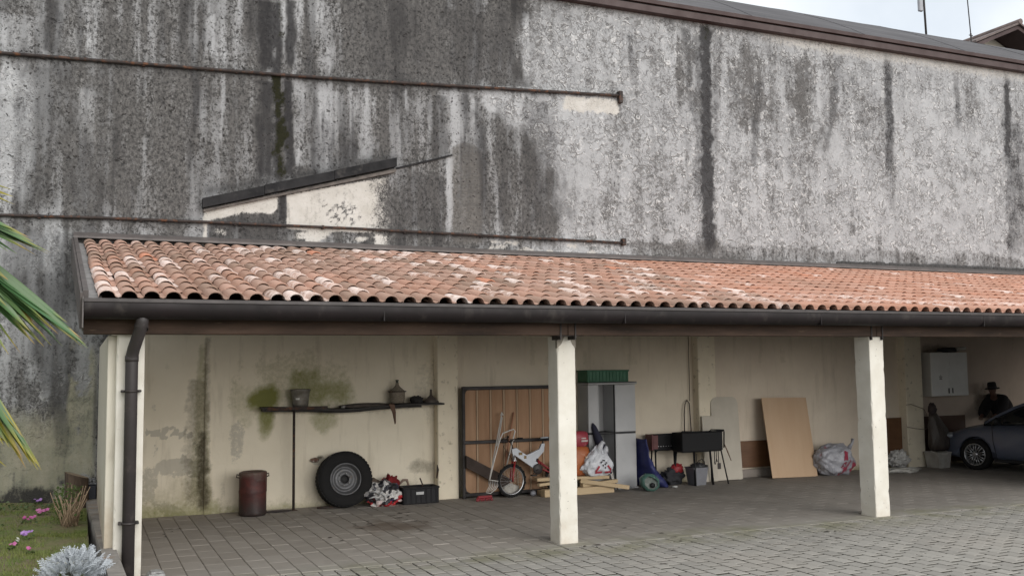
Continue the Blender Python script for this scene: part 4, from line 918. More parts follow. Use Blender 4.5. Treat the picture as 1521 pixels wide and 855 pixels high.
# ================================================================== THINGS UNDER THE ROOF
# --- red fuel drum
t = thing('metal_drum', 'dented dark red metal canister with two lugs standing by the painted wall', 'drum', (2.43, -.30, .002))
bm_ = MB(); prof = [(0, 0), (.185, 0), (.205, .02), (.207, .05), (.203, .07), (.203, .34), (.207, .36), (.203, .38), (.203, .60), (.207, .625), (.20, .645), (.165, .655), (.16, .64), (0, .638)]
bm_.lathe(prof, 40)
bm_.v = [(x*(1+.17*mnoise.noise(Vector((x*4, y*4, z*3)))*(.35+z)), y*(1+.17*mnoise.noise(Vector((x*4+5, y*4, z*3)))), z+.02*x*(z > .5)) for x, y, z in bm_.v]
mt, nt, b = newmat('drum_red'); n = N(nt); o = n.obj(); sx = n.n('ShaderNodeSeparateXYZ'); n.link(o, sx.inputs[0])
f = n.noise(o, 6, 6, .7); h_ = n.math('ADD', sx.outputs[2], n.math('MULTIPLY', n.math('SUBTRACT', f, .5), .55))
c = n.mix(n.rng(f, .35, .6), (.10, .022, .017), (.05, .015, .013)); c = n.mix(n.rng(h_, .30, .10), c, (.028, .018, .016)); c = n.mix(n.rng(h_, .56, .68), c, (.12, .085, .07))
c = n.mix(n.rng(n.noise(o, 15, 5, .7), .60, .66), c, (.07, .035, .025)); c = n.mix(n.rng(n.noise(n.scalev(o, (1, 1, .4)), 9, 5, .7), .72, .76), c, (.4, .36, .33))
n.link(c, b.inputs['Base Color']); b.inputs['Roughness'].default_value = .6; n.bump(b, f, .5, .02)
bm_.build('drum_body', mt, t)
for sg in (-1, 1): MB().tube([(sg*.19, 0, .60), (sg*.235, 0, .615), (sg*.24, 0, .575), (sg*.20, 0, .565)], .010, 6).build('lug', m_rust, t)
# --- shelf on one iron leg
SHF = thing('wall_shelf', 'sagging dark board shelf along the wall held by one thin iron leg', 'shelf')
m_soot = simple('sooty_board', (.035, .030, .027), (.018, .016, .015), 6, .75, world=True, bump=.4, spots=(.11, .10, .09), spot_scale=11, spot_amt=.28)
zsh = lambda x: np.interp(x, [2.6, 3.3, 3.75, 4.1, 4.6, 5.0, 5.56], [1.595, 1.575, 1.545, 1.55, 1.585, 1.60, 1.60])
def board(x0, x1, ya, yb, th, dz=0, nseg=12, name='board'):
    b_ = MB(); xs_ = np.linspace(x0, x1, nseg)
    vs = []
    for x in xs_:
        z = float(zsh(x))+dz+.006*mnoise.noise(Vector((x*5, 0, 0))); vs += [(x, ya, z-th), (x, yb, z-th+.01), (x, yb, z+.01), (x, ya, z)]
    fs = [(0, 1, 2, 3), tuple(4*(nseg-1)+k for k in (3, 2, 1, 0))]
    for i in range(nseg-1):
        o = i*4; fs += [(o+k, o+4+k, o+4+(k+1) % 4, o+(k+1) % 4) for k in range(4)]
    return b_.add(vs, fs).build(name, m_soot, SHF)
board(2.60, 3.52, -.16, .17, .03, .0); board(3.40, 5.56, -.17, .17, .028, .0, 20); board(2.62, 5.2, -.05, .17, .03, -.034, 16)
MB().box(2.66, 3.6, -.172, -.163, 1.555, 1.602).build('front_angle', m_rust, SHF)
MB().tube([(3.085, -.10, 0), (3.085, -.10, 1.55)], .021, 8).bbox(3.03, 3.14, -.15, -.05, 0, .008, .002).build('leg', m_rust, SHF)
# bucket
t = thing('bucket', 'old galvanised bucket with a scrap of white label on the shelf', 'bucket', (3.20, -.02, 1.587))
MB().lathe([(0, .004), (.115, .004), (.118, .0), (.125, .06), (.137, .18), (.150, .265), (.158, .272), (.157, .285), (.146, .285), (.12, .03), (0, .02)], 28).build('pail', simple('galvanised', (.25, .235, .21), (.14, .125, .10), 9, .6, .35, bump=.2, spots=(.42, .38, .33), spot_scale=7, spot_amt=.3), t)
MB().tube([(.158*math.cos(q), .158*math.sin(q)-.03*0, .262-.025*math.sin(q)) for q in np.linspace(PI, 2*PI, 10)], .004, 5).build('handle', m_rust, t)
MB().add([(.1345*math.cos(q), .1345*math.sin(q), z) for z in (.12, .148) for q in np.linspace(3.95, 4.4, 5)], [(i, i+1, i+6, i+5) for i in range(4)]).build('label', simple('paper', (.66, .66, .63), (.5, .5, .48), 30), t)
# wicker demijohn
t = thing('demijohn', 'wicker covered demijohn with a narrow neck standing on the shelf', 'demijohn', (4.80, .02, 1.607))
pr_ = [(0, 0), (.10, 0), (.118, .02)]
for k in range(9): z = .02+.018*k; pr_ += [(.118+.004*k*(k < 4)+.006, z+.006), (.118+.004*min(k, 4), z+.014)]
pr_ += [(.142, .19), (.115, .215), (.085, .24), (.045, .275), (.03, .30), (.026, .335)]
MB().lathe(pr_, 28).build('wicker', simple('wicker', (.27, .23, .175), (.13, .11, .085), 30, .9, bump=.7, stretch=(1, 1, 2.5)), t)
MB().lathe([(.022, .33), (.022, .365), (.028, .368), (.028, .385), (.0, .386)], 14).build('neck', simple('dull_glass', (.07, .08, .06), (.05, .055, .045), 6, .25), t)
MB().lathe([(.142, .185), (.152, .19), (.152, .20), (.142, .203)], 28).build('band', m_rust, t)
# heap of sacking on the middle of the shelf, rag, and junk at the right end
t = tag(MB().blob((4.25, .0, 1.575), (.42, .13, .055), .35, 2.2, 4, 3, 1.56).build('folded_sacking', simple('sacking', (.095, .075, .062), (.045, .036, .032), 8, .95, bump=.7, world=True), None), 'dark crumpled sacking lying along the middle of the shelf', 'sacking')
t = tag(MB().add([(4.60, -.185, 1.60), (4.69, -.19, 1.60), (4.71, -.20, 1.48), (4.715, -.19, 1.30), (4.705, -.185, 1.28), (4.66, -.20, 1.46), (4.60, -.10, 1.612), (4.69, -.10, 1.612), (4.60, -.17, 1.597), (4.69, -.172, 1.597), (4.69, -.188, 1.48), (4.70, -.178, 1.30), (4.695, -.178, 1.28), (4.655, -.188, 1.46)],
    [(0, 1, 2, 5), (5, 2, 3, 4), (0, 6, 7, 1), (8, 13, 10, 9), (13, 12, 11, 10), (1, 9, 10, 2), (2, 10, 11, 3), (3, 11, 12, 4), (4, 12, 13, 5), (5, 13, 8, 0)]).build('hanging_strap', simple('leather', (.13, .065, .035), (.07, .035, .02), 8, .7), None), 'brown leather strap hanging down over the shelf edge', 'strap')
t = tag(MB().blob((5.13, .0, 1.65), (.11, .09, .07), .5, 3.5, 9, 3, 1.605).build('black_rag', simple('black_cloth', (.03, .028, .028), (.015, .014, .014), 9, .95, bump=.5, world=True), None), 'black crumpled rag beside the demijohn', 'rag')
t = tag(MB().lathe([(0, 0), (.13, .0), (.135, .015), (.07, .075), (.024, .12), (.017, .22), (.0, .222)], 20).build('funnel', simple('grimy_tin', (.12, .10, .085), (.06, .05, .045), 9, .6, .3, bump=.2), None, (5.38, .0, 1.605)), 'grimy upturned tin funnel at the right end of the shelf', 'funnel')
for k, (x, s_, lb_) in enumerate(((3.88, .03, 'small grey stone on the sagging middle of the shelf'), (4.05, .02, 'tiny pale pebble on the shelf beside the sacking'))):
    tag(MB().blob((x, -.06, 1.56+s_*.5), (s_*1.4, s_, s_*.8), .3, 2, k, 2).build('stone', simple('shelf_stone', (.3, .29, .27), (.2, .19, .18), 20), None), lb_, 'stone')
# --- big off-road wheel
t = thing('spare_wheel', 'large black off-road tyre with grey steel rim leaning against the wall', 'wheel', (3.875, -.13, .437))
t.rotation_euler = (math.radians(-9), 0, 0)
MY = Rot('X', PI/2)
m_rub = simple('tyre_rubber', (.011, .011, .011), (.019, .018, .018), 7, .85, bump=.25, spec=.2)
MB().lathe([(.245, -.10), (.262, -.118), (.32, -.128), (.385, -.125), (.418, -.108), (.430, -.09), (.434, 0), (.430, .09), (.418, .108), (.385, .125), (.32, .128), (.262, .118), (.245, .10)], 56, MY).build('tyre', m_rub, t)
tb = MB()
for k in range(46):
    for yy, dz in ((-.085, 0), (-.03, .5), (.03, 0), (.085, .5)): tb.box(-.021, .021, yy-.024, yy+.024, .42, .4385 if abs(yy) < .05 else .4345, Rot('Y', 2*PI*(k+dz)/46))
tb.build('tread', m_rub, t, kind='stuff')
m_rim = simple('rim_grey', (.12, .12, .125), (.08, .08, .083), 5, .5, .3, bump=.12, spots=(.16, .13, .10), spot_scale=14, spot_amt=.35)
MB().lathe([(.252, .112), (.25, .125), (.232, .125), (.225, .108), (.205, .06), (.195, .045), (.175, .045), (.165, .06), (.148, .068), (.12, .06), (.10, .048), (.075, .048), (.066, .056)], 48, MY).build('rim', m_rim, t)
hb = MB().lathe([(.066, .05), (.066, .02), (0, .02)], 24, MY); hb.build('hub_hole', simple('hub_dark', (.02, .02, .02), bump=0), t)
for k in range(6):
    a = k*PI/3+.3; MB().lathe([(0, .07), (.011, .07), (.013, .05)], 8, MY @ T(.092*math.cos(a), .092*math.sin(a), 0)).build('wheel_nut', simple('nut_steel', (.35, .34, .33), (.2, .2, .2), 10, .4, .7), t)
tag(MB().blob((3.47, .16, .735), (.075, .03, .035), .5, 3, 2, 2).build('broken_brick', simple('brick_bit', (.22, .12, .08), (.10, .06, .045), 12, .95, world=True, spots=(.5, .47, .42), spot_scale=25, spot_amt=.4), None), 'broken brick end sticking out of a hole in the wall left of the big tyre', 'brick')
tag(MB().blob((2.83, -.18, .018), (.20, .045, .018), .3, 3, 5, 2, 0).build('rag', simple('rag_dark', (.04, .03, .028), (.025, .02, .02), 10, .95, world=True), None), 'flat dark rag on the floor right of the red drum', 'rag')
tag(MB().tube([(3.45, -.12, .02), (3.6, -.14, .022), (3.8, -.2, .02)], .018, 6).build('iron_bar', m_rust, None), 'short dark iron bar on the floor left of the big tyre', 'bar')
# --- printed rubbish bag with red cloth
def print_material():
    mt, nt, b = newmat('printed_plastic'); n = N(nt); o = n.obj()
    wv = n.n('ShaderNodeVectorMath', operation='MULTIPLY_ADD'); n.link(n.noisec(o, 6, 3), wv.inputs[0]); wv.inputs[1].default_value = (.16, .16, .16); n.link(o, wv.inputs[2])
    v = n.vor(wv.outputs[0], 11); s_ = n.n('ShaderNodeSeparateColor'); n.link(v.outputs['Color'], s_.inputs[0])
    cr = n.n('ShaderNodeValToRGB'); cr.color_ramp.interpolation = 'CONSTANT'; e = cr.color_ramp.elements; e[0].position = 0; e[0].color = (.025, .025, .03, 1); e[1].position = .30; e[1].color = (.62, .60, .58, 1)
    for p_, c_ in ((.52, (.04, .04, .05, 1)), (.66, (.30, .29, .29, 1)), (.8, (.60, .58, .56, 1)), (.93, (.03, .03, .10, 1))): q = e.new(p_); q.color = c_
    n.link(s_.outputs[0], cr.inputs[0])
    sx = n.n('ShaderNodeSeparateXYZ'); n.link(o, sx.inputs[0])
    low = n.rng(n.math('ADD', sx.outputs[2], n.math('MULTIPLY', n.math('SUBTRACT', s_.outputs[1], .5), .22)), .085, .10, 1, 0)
    cr2 = n.mix(n.rng(s_.outputs[2], .52, .53), (.45, .03, .035), (.58, .48, .46)); c = n.mix(low, cr.outputs[0], cr2)
    n.link(c, b.inputs['Base Color']); b.inputs['Roughness'].default_value = .3; n.bump(b, n.noise(o, 14, 5, .6), .8, .03); return mt
t = thing('rubbish_bag', 'stuffed plastic bag printed black, white and red beside the big tyre', 'bag', (4.50, -.24, 0))
MB().blob((0, 0, .17), (.26, .17, .21), .34, 2.6, 3, 5, .0).build('bag_body', print_material(), t)
rb = MB(); rr_ = random.Random(8)
m_white = simple('white_plastic', (.50, .50, .50), (.4, .4, .4), 20, .45)
for k in range(9):
    p0 = Vector((rr_.uniform(-.17, .19), -.17, rr_.uniform(.08, .30))); a = rr_.uniform(0, 6.3); l = rr_.uniform(.05, .14)
    MB().tube([p0, p0+Vector((math.cos(a)*l*.5, -.03, math.sin(a)*l*.5)), p0+Vector((math.cos(a+.5)*l, .0, math.sin(a+.5)*l))], [.014, .017, .010], 5).build('scrap', m_white, t)
tag(MB().blob((4.66, -.03, .29), (.15, .09, .15), .42, 2.8, 12, 5, .02).build('red_cloth', simple('red_cloth', (.22, .012, .014), (.12, .008, .010), 7, .9, bump=.5, world=True), None), 'dark red cloth heaped behind the printed rubbish bag', 'cloth')
tag(MB().blob((4.36, .02, .29), (.16, .07, .14), .35, 2.4, 21, 3, .02).build('brown_sack', simple('brown_paper', (.17, .13, .095), (.10, .075, .06), 6, .9, bump=.5, world=True), None), 'folded brown paper sack behind the printed rubbish bag', 'sack')
tag(MB().tube([(4.80, -.02, .28), (4.88, -.04, .36), (4.95, -.02, .355), (4.98, 0, .28), (4.90, -.02, .21)], [.016, .022, .024, .02, .012], 8).build('hose_piece', simple('tan_rubber', (.24, .17, .13), (.16, .11, .09), 8, .8), None), 'curled tan piece of hose above the black crate', 'hose')
# --- black crate with a paper label
t = thing('black_crate', 'low black plastic crate with small white label next to the pilaster', 'crate', (5.10, -.17, 0))
m_bp = simple('black_plastic', (.009, .009, .011), (.014, .014, .016), 8, .55, bump=.1, spec=.25)
b_ = MB(); b_.bbox(-.30, .28, -.16, .14, 0, .04, .01).bbox(-.30, .28, -.17, -.145, .0, .25, .01).bbox(-.30, .28, .125, .15, .0, .25, .01).bbox(-.315, -.29, -.17, .15, 0, .25, .01).bbox(.27, .295, -.17, .15, 0, .25, .01)
b_.build('crate_body', m_bp, t)
b_ = MB(); b_.bbox(-.325, .305, -.185, -.14, .24, .27, .008).bbox(-.325, .305, .12, .165, .24, .27, .008).bbox(-.325, -.28, -.14, .12, .24, .27, .008).bbox(.26, .305, -.14, .12, .24, .27, .008); b_.build('rim', m_bp, t)
b_ = MB()
for k in range(7): b_.bbox(-.27+k*.085, -.255+k*.085, -.181, -.168, .02, .235, .003)
b_.build('rib', m_bp, t, kind='stuff')
MB().bbox(-.10, .03, -.186, -.182, .15, .195, .001).build('label', m_white, t)
b_ = MB().tube([(.03, 0, .10), (.05, -.05, .3), (.0, -.08, .40)], .012, 5).blob((-.08, 0, .2), (.14, .1, .06), .4, 3, 4, 2); b_.build('scrap_iron', m_rust, t)
tag(MB().tube([(5.46, -.05, .36), (5.475, -.06, .50), (5.47, -.04, .58)], [.012, .02, .006], 6).build('iron_hook', m_rust, None), 'small black iron hook fixed at the pilaster above the crate', 'hook')
# --- plank gate in an iron frame
GT = thing('iron_gate', 'old gate of tan planks in a black iron frame leaning behind the bicycle', 'gate', (0, 0, 0))
m_iron = simple('black_iron', (.028, .022, .021), (.016, .013, .013), 8, .65, world=True, bump=.25)
m_plank = simple('tan_plank', (.36, .215, .125), (.27, .155, .088), 2.2, .8, world=True, bump=.25, stretch=(3, 3, .35), spots=(.16, .09, .05), spot_scale=5, spot_amt=.26)
m_bat = simple('pale_batten', (.42, .30, .20), (.33, .23, .15), 3, .8, world=True, stretch=(3, 3, .4))
MB().bbox(5.90, 7.95, -.14, -.09, 1.80, 1.86, .006).build('top_rail', m_iron, GT); MB().bbox(5.90, 7.95, -.15, -.10, .90, .955, .006).build('middle_rail', m_iron, GT); MB().bbox(5.90, 7.95, -.14, -.09, .03, .085, .006).build('bottom_rail', m_iron, GT)
for x in (5.89, 7.90): MB().bbox(x, x+.05, -.142, -.092, .0, 1.862, .006).build('stile', m_iron, GT)
MB().tube([(5.93, -.115, .18), (5.955, -.115, .11), (6.02, -.115, .07)], .018, 6).build('corner_brace', m_iron, GT); MB().tube([(5.93, -.115, 1.73), (5.95, -.115, 1.79), (6.0, -.115, 1.82)], .016, 6).build('corner_brace', m_iron, GT)
for k in range(8):
    x = 5.95+k*.247
    MB().bbox(x, x+.205, -.084, -.062, .06, 1.82, .004).build('plank', m_plank, GT); MB().bbox(x+.212, x+.243, -.088, -.055, .06, 1.82, .004).build('batten', m_bat, GT)
MB().box(5.93, 7.93, -.05, -.04, .05, 1.83).build('backing', m_iron, GT)
dm = Vector((5.93, 0, .72)); dn = Vector((6.72, 0, .30))
tag(MB().prism([(dm.x, dm.z), (dn.x, dn.z), (dn.x-.02, dn.z-.20), (dm.x, dm.z-.20)], -.205, -.16).build('dark_plank', simple('dark_board', (.05, .032, .024), (.03, .02, .016), 4, .8, world=True), None), 'dark brown plank lying slantwise across the foot of the gate', 'plank')
# --- folded white trolley with wire foot, red broom head, broom stick
m_wt = simple('white_tube', (.60, .58, .55), (.45, .43, .40), 12, .45, bump=.05, spots=(.30, .22, .18), spot_scale=20, spot_amt=.26)
t = thing('folding_trolley', 'folded white tubular trolley with wire foot leaning against the plank gate', 'trolley')
q = lambda x, y, Y=-.42: at(x, y, Y)
f_ = MB().tube([q(745, 616, -.20), q(736, 664, -.3), q(727, 713, -.44)], .011, 8).tube([q(746, 619, -.18), q(741, 650, -.2), q(738, 662, -.25)], .010, 8); f_.build('frame', m_wt, t)
MB().tube([q(727, 713, -.40), q(735, 680, -.38), q(743, 651, -.36), q(747, 643, -.36), q(757, 639, -.36), q(763, 637, -.36), q(765, 640, -.36), q(763, 648, -.36), q(752, 693, -.30)], .011, 8).build('handle', m_wt, t)
MB().tube([q(744, 617, -.2), q(745, 612, -.2), q(747, 616, -.19)], .015, 6).build('end_cap', m_wt, t)
wf = MB()
for k in range(6):
    u = k/5; a = q(726+14*u*.9, 712+2*u, -.40); b_ = q(722+13*u, 731-3*u, -.50); wf.tube([a, (a+b_)/2+Vector((.02, -.03, 0)), b_], .006, 5)
wf.tube([q(722, 731, -.5), q(729, 732, -.52), q(736, 726, -.5)], .008, 5).tube([q(726, 712, -.4), q(740, 714, -.4)], .008, 5); wf.build('wire_foot', m_wt, t)
m_red = simple('red_plastic', (.30, .035, .045), (.20, .022, .03), 6, .5, bump=.1)
p = q(719, 735, -.48); t = thing('red_broom', 'flat red plastic broom head on the floor at the foot of the white trolley', 'broom', (p.x, -.5, .0)); b_ = MB()
for k in range(11): b_.tube([(-.13+k*.025, 0, .055), (-.15+k*.029, -.03+.012*(k % 3), .0)], [.014, .010], 5)
b_.build('bristles', m_red, t); MB().bbox(-.12, .13, -.03, .03, .05, .085, .012).build('head', m_red, t)
tag(MB().tube([q(763, 612, -.12), q(756, 655, -.16), q(750, 690, -.2)], .013, 8).build('broom_stick', simple('orange_wood', (.36, .17, .10), (.26, .12, .07), 5, .6, world=True), None), 'orange wooden broom stick leaning upright behind the bicycle handlebar', 'stick')
# --- child's mountain bike
BK = thing('bicycle', 'white and red child mountain bike with front wheel showing left of the middle post', 'bicycle')
YB = -.34; hub = q(760, 710, YB); hub.z = .280; rear = hub+Vector((.93, .06, 0))
m_bw = simple('white_paint', (.50, .52, .56), (.40, .42, .46), 4, .35, bump=.02); m_br = simple('red_paint', (.26, .018, .022), (.20, .014, .018), 5, .4, bump=.02)
m_chr = simple('alloy', (.55, .55, .56), (.42, .42, .43), 10, .3, .8, bump=.05)
def wheel(c, steer):
    Mw = Matrix.Translation(c) @ Rot('Z', steer) @ Rot('X', PI/2)
    n_ = 40; wv = MB().lathe([(.250+.026*math.cos(a), .024*math.sin(a)) for a in np.linspace(0, 2*PI, 11)[:-1]], n_, Mw, True, True); o = wv.build('wheel', m_rub, BK)
    kn = MB()
    for k in range(36): kn.box(.272, .281, -.014, .014, -.006, .006, Mw @ Rot('Z', 2*PI*k/36) @ T(0, 0, (.010 if k % 2 else -.010)))
    kn.build('tread', m_rub, o, kind='stuff')
    MB().lathe([(.232, -.012), (.224, -.012), (.214, 0), (.224, .012), (.232, .012)], n_, Mw).build('rim', m_chr, o)
    MB().lathe([(0, -.045), (.014, -.045), (.014, -.03), (.022, -.025), (.022, .025), (.014, .03), (.014, .045), (0, .045)], 12, Mw).build('hub', m_chr, o)
    sp = MB()
    for k in range(24): a = 2*PI*k/24; sp.tube([Mw @ Vector((.02*math.cos(a+.5), .02*math.sin(a+.5), .02*(-1)**k)), Mw @ Vector((.218*math.cos(a), .218*math.sin(a), 0))], .0014, 4, False)
    sp.build('spokes', m_chr, o, kind='stuff'); return o
wheel(hub, .12); wheel(rear, 0)
head = q(762, 668, YB); crown = q(763, 683, YB); bb = q(797, 694, YB); seat = q(806, 652, YB); bar = q(759, 657, YB)
fk = MB()
for s_ in (-.05, .05): fk.tube([crown+Vector((0, s_, -.01)), hub+Vector((.0, s_, .04)), hub+Vector((0, s_, -.01))], [.017, .016, .012], 8)
fk.build('fork_leg', m_br, BK); MB().tube([crown+Vector((0, -.06, 0)), crown+Vector((0, .06, 0))], .022, 8).tube([crown, head], .02, 8).tube([crown+Vector((0, -.05, -.02)), crown+Vector((0.004, -.05, .07))], .013, 8).build('fork_crown', m_chr, BK)
beam = MB()
hx, hz, bx_, bz_ = head.x-.01, head.z, bb.x, bb.z
beam.prism([(hx-.02, hz+.02), (hx+.06, hz+.035), (hx+.22, hz-.075), (bx_-.02, bz_+.13), (bx_+.05, bz_+.0), (bx_+.0, bz_-.05), (hx+.16, hz-.17), (hx-.01, hz-.055)], YB-.028, YB+.028)
beam.build('main_frame', m_bw, BK)
sm_ = MB().prism([(hx+.24, hz-.10), (seat.x-.07, seat.z-.16), (seat.x-.03, seat.z-.07), (seat.x+.03, seat.z-.07), (seat.x+.01, seat.z-.20), (bx_-.02, bz_+.12)], YB-.022, YB+.022); sm_.build('seat_mast', m_bw, BK)
MB().box(hx+.10, hx+.17, YB-.031, YB-.0285, hz-.085, hz-.04).box(hx+.20, hx+.245, YB-.031, YB-.0285, hz-.15, hz-.10).build('frame_decal', simple('decal', (.10, .07, .05), (.25, .16, .05), 20), BK)
MB().tube([seat+Vector((0, 0, -.10)), seat+Vector((.005, 0, -.01))], .014, 8).build('seat_post', m_steel, BK)
MB().blob(tuple(seat+Vector((.03, 0, .01))), (.13, .062, .032), .05, 2, 1, 3, None, True, None, lambda p, d: Vector((p.x, p.y*(.45 if d.x < 0 else 1.1), p.z+.012*d.x))).build('saddle', m_bp, BK)
MB().tube([seat+Vector((-.06, -.05, .03)), seat+Vector((.08, -.055, .035))], .012, 6).build('saddle_trim', m_bw, BK)
MB().tube([bb+Vector((-.01, 0, .10)), bb+Vector((.02, 0, .15))], .035, 10).build('shock', m_steel, BK)
for a, b_ in ((bb+Vector((.0, 0, .13)), rear), (bb+Vector((-.0, 0, .02)), rear), (bb+Vector((.02, 0, .12)), bb+Vector((.03, 0, -.01)))):
    for s_ in (-.055, .055): MB().tube([a+Vector((0, s_*.7, 0)), b_+Vector((0, s_ if b_ is rear else s_*.7, 0))], .014, 7).build('swingarm', m_br, BK)
MB().lathe([(.0, -.006), (.085, -.006), (.09, 0), (.085, .006), (0, .006)], 24, Matrix.Translation(bb+Vector((0, -.05, -.02))) @ Rot('X', PI/2)).build('chainring', m_steel, BK)
MB().tube([bb+Vector((0, -.07, -.02)), bb+Vector((-.10, -.075, -.09))], .010, 6).bbox(bb.x-.15, bb.x-.06, YB-.16, YB-.07, bb.z-.125, bb.z-.10, .006).build('crank', m_steel, BK)
MB().tube([head, bar+Vector((0, 0, .0)), bar+Vector((-.03, 0, .02))], .015, 8).build('stem', m_steel, BK)
b0 = bar+Vector((-.03, 0, .025)); MB().tube([b0+Vector((.10, -.28, .06)), b0+Vector((.03, -.16, .045)), b0+Vector((0, -.06, 0)), b0, b0+Vector((0, .06, 0)), b0+Vector((.03, .16, .045)), b0+Vector((.10, .28, .06))], .012, 8).build('handlebar', m_steel, BK)
for s_ in (-1, 1): MB().tube([b0+Vector((.06, .2*s_, .052)), b0+Vector((.11, .30*s_, .062))], .017, 8).build('grip', m_bp, BK); MB().tube([b0+Vector((.05, .17*s_, .05)), b0+Vector((-.04, .24*s_, .03))], .006, 5).build('brake_lever', m_chr, BK)
cb = MB()
for s_ in (-1, 1): cb.tube([b0+Vector((.05, .16*s_, .05)), b0+Vector((-.10, .08*s_, .03)), b0+Vector((-.10, 0, -.10)), crown+Vector((-.02, 0, 0))], .0035, 5)
cb.build('cable', m_steel, BK)
p = q(757, 726, -.16); tag(MB().blob((p.x, -.2, .10), (.17, .05, .11), .3, 3, 4, 3, .005).build('plastic_sack', simple('dull_white_sack', (.42, .40, .36), (.30, .28, .25), 8, .7, bump=.5, spots=(.15, .12, .09), spot_scale=9, spot_amt=.3), None), 'crumpled dull white sack on the floor behind the bicycle front wheel', 'sack')
p = q(791, 731, -.3); tag(MB().blob((p.x, -.32, .045), (.055, .05, .045), .25, 3, 8, 3, 0).build('cloth_scrap', simple('grey_scrap', (.32, .33, .36), (.15, .15, .17), 12, .8), None), 'small grey cloth scrap on the floor between bicycle and timber', 'rag')
# --- timber offcuts
m_tim = simple('fresh_timber', (.52, .40, .25), (.43, .32, .19), 3, .8, world=True, bump=.2, stretch=(.3, 3, 3), spots=(.33, .23, .13), spot_scale=7, spot_amt=.25)
def stick(p0, p1, w_, h, label=None):
    p0, p1 = Vector(p0), Vector(p1); d_ = p1-p0; M_ = Matrix.Translation(p0) @ d_.to_track_quat('X', 'Z').to_matrix().to_4x4()
    o = MB().bbox(0, d_.length, -w_/2, w_/2, 0, h, .004, M_).build('timber_plank', m_tim, None)
    return tag(o, label, 'plank', 'timber offcuts behind the middle post')
stick((7.16, -.55, .002), (8.52, -.50, .002), .16, .12, 'thick timber offcut lying lowest in the pile behind the middle post')
stick((7.20, -.30, .002), (8.45, -.28, .002), .12, .08, 'timber offcut at the back of the pile against the cabinet')
stick((7.05, -.62, .19), (7.9, -.38, .215), .07, .045, 'timber offcut whose tilted end sticks out left of the middle post')
stick((7.12, -.35, .25), (8.45, -.46, .235), .20, .055, 'flat timber board under the white recycling bag')
stick((7.9, -.55, .125), (8.66, -.42, .145), .09, .06, 'short timber offcut below the white bag, end towards the cabinet')
stick((7.85, -.58, .20), (8.76, -.66, .045), .055, .07, 'pale timber stick sloping down to the floor right of the pile')
# --- plastic cabinet
CB = thing('plastic_cabinet', 'tall grey plastic cabinet with one bay open standing against the wall', 'cabinet')
m_grey = simple('grey_panel', (.47, .47, .472), (.40, .40, .405), 2, .55, world=True, bump=.05); m_seam = simple('black_seam', (.03, .03, .032), bump=0)
xa, xb_, xc_, xd = 8.235, 8.43, 8.76, 9.18; yf, yb_ = -.22, .185
for z0, z1 in ((.03, .975), (1.01, 1.845)):
    MB().bbox(xa, xb_, yf, yf+.03, z0, z1, .006).build('left_door', m_grey, CB); MB().bbox(xc_, xd, yf-.03, yf+.0, z0, z1, .006).build('right_door', m_grey, CB)
    MB().bbox(xb_, xb_+.02, yf+.01, yb_-.03, z0, z1, .003).build('inner_side', m_grey, CB); MB().bbox(xc_-.015, xc_+.005, yf+.005, yb_-.03, z0, z1, .003).build('inner_side', m_grey, CB)
    MB().bbox(xa, xa+.02, yf+.032, yb_-.03, z0, z1, .003).build('side_panel', m_grey, CB); MB().bbox(xd-.022, xd-.002, yf+.002, yb_-.03, z0, z1, .003).build('side_panel', m_grey, CB)
MB().bbox(xa, xd, yb_-.028, yb_-.005, .03, 1.845, .003).build('back_panel', m_grey, CB)
MB().bbox(xa-.01, xd+.005, yf-.01, yb_-.03, .976, 1.008, .003).build('middle_band', m_seam, CB); MB().bbox(xa, xd, yf+.0, yb_-.03, .0, .028, .003).build('plinth', m_seam, CB)
MB().bbox(xc_-.02, xc_-.003, yf-.034, yf-.002, .03, 1.845, .003).build('door_edge', m_seam, CB)
MB().bbox(xa-.02, xd+.035, yf-.05, yb_-.005, 1.85, 1.885, .012).build('lid', simple('lid_light', (.42, .42, .42), (.35, .35, .35), 4, .5), CB); MB().bbox(xa-.015, xd+.03, yf-.045, yb_-.01, 1.887, 1.897, .003).build('lid_gap', m_seam, CB)
MB().bbox(xc_+.02, xd+.01, yf-.06, yf-.035, .004, .03, .006).build('threshold', m_grey, CB)
# green crate on the cabinet
t = thing('green_crate', 'dark green plastic crate lying on top of the grey cabinet', 'crate', (8.60, -.02, 1.898)); m_gp = simple('green_plastic', (.018, .125, .060), (.014, .092, .045), 5, .5, world=True, bump=.05)
b_ = MB(); b_.bbox(-.36, .46, -.19, .17, .0, .02, .006).bbox(-.36, .46, -.20, -.18, .0, .20, .006).bbox(-.36, .46, .155, .175, 0, .20, .006).bbox(-.37, -.35, -.2, .175, 0, .20, .006).bbox(.445, .465, -.2, .175, 0, .20, .006); b_.build('crate_body', m_gp, t)
b_ = MB(); b_.bbox(-.385, .48, -.215, -.175, .185, .212, .006).bbox(-.385, .48, .15, .19, .185, .212, .006).bbox(-.385, -.345, -.175, .15, .185, .212, .006).bbox(.44, .48, -.175, .15, .185, .212, .006); b_.build('rim', m_gp, t)
b_ = MB()
for k in range(12): b_.bbox(-.34+k*.069, -.328+k*.069, -.209, -.199, .02, .183, .002)
b_.build('rib', m_gp, t, kind='stuff')
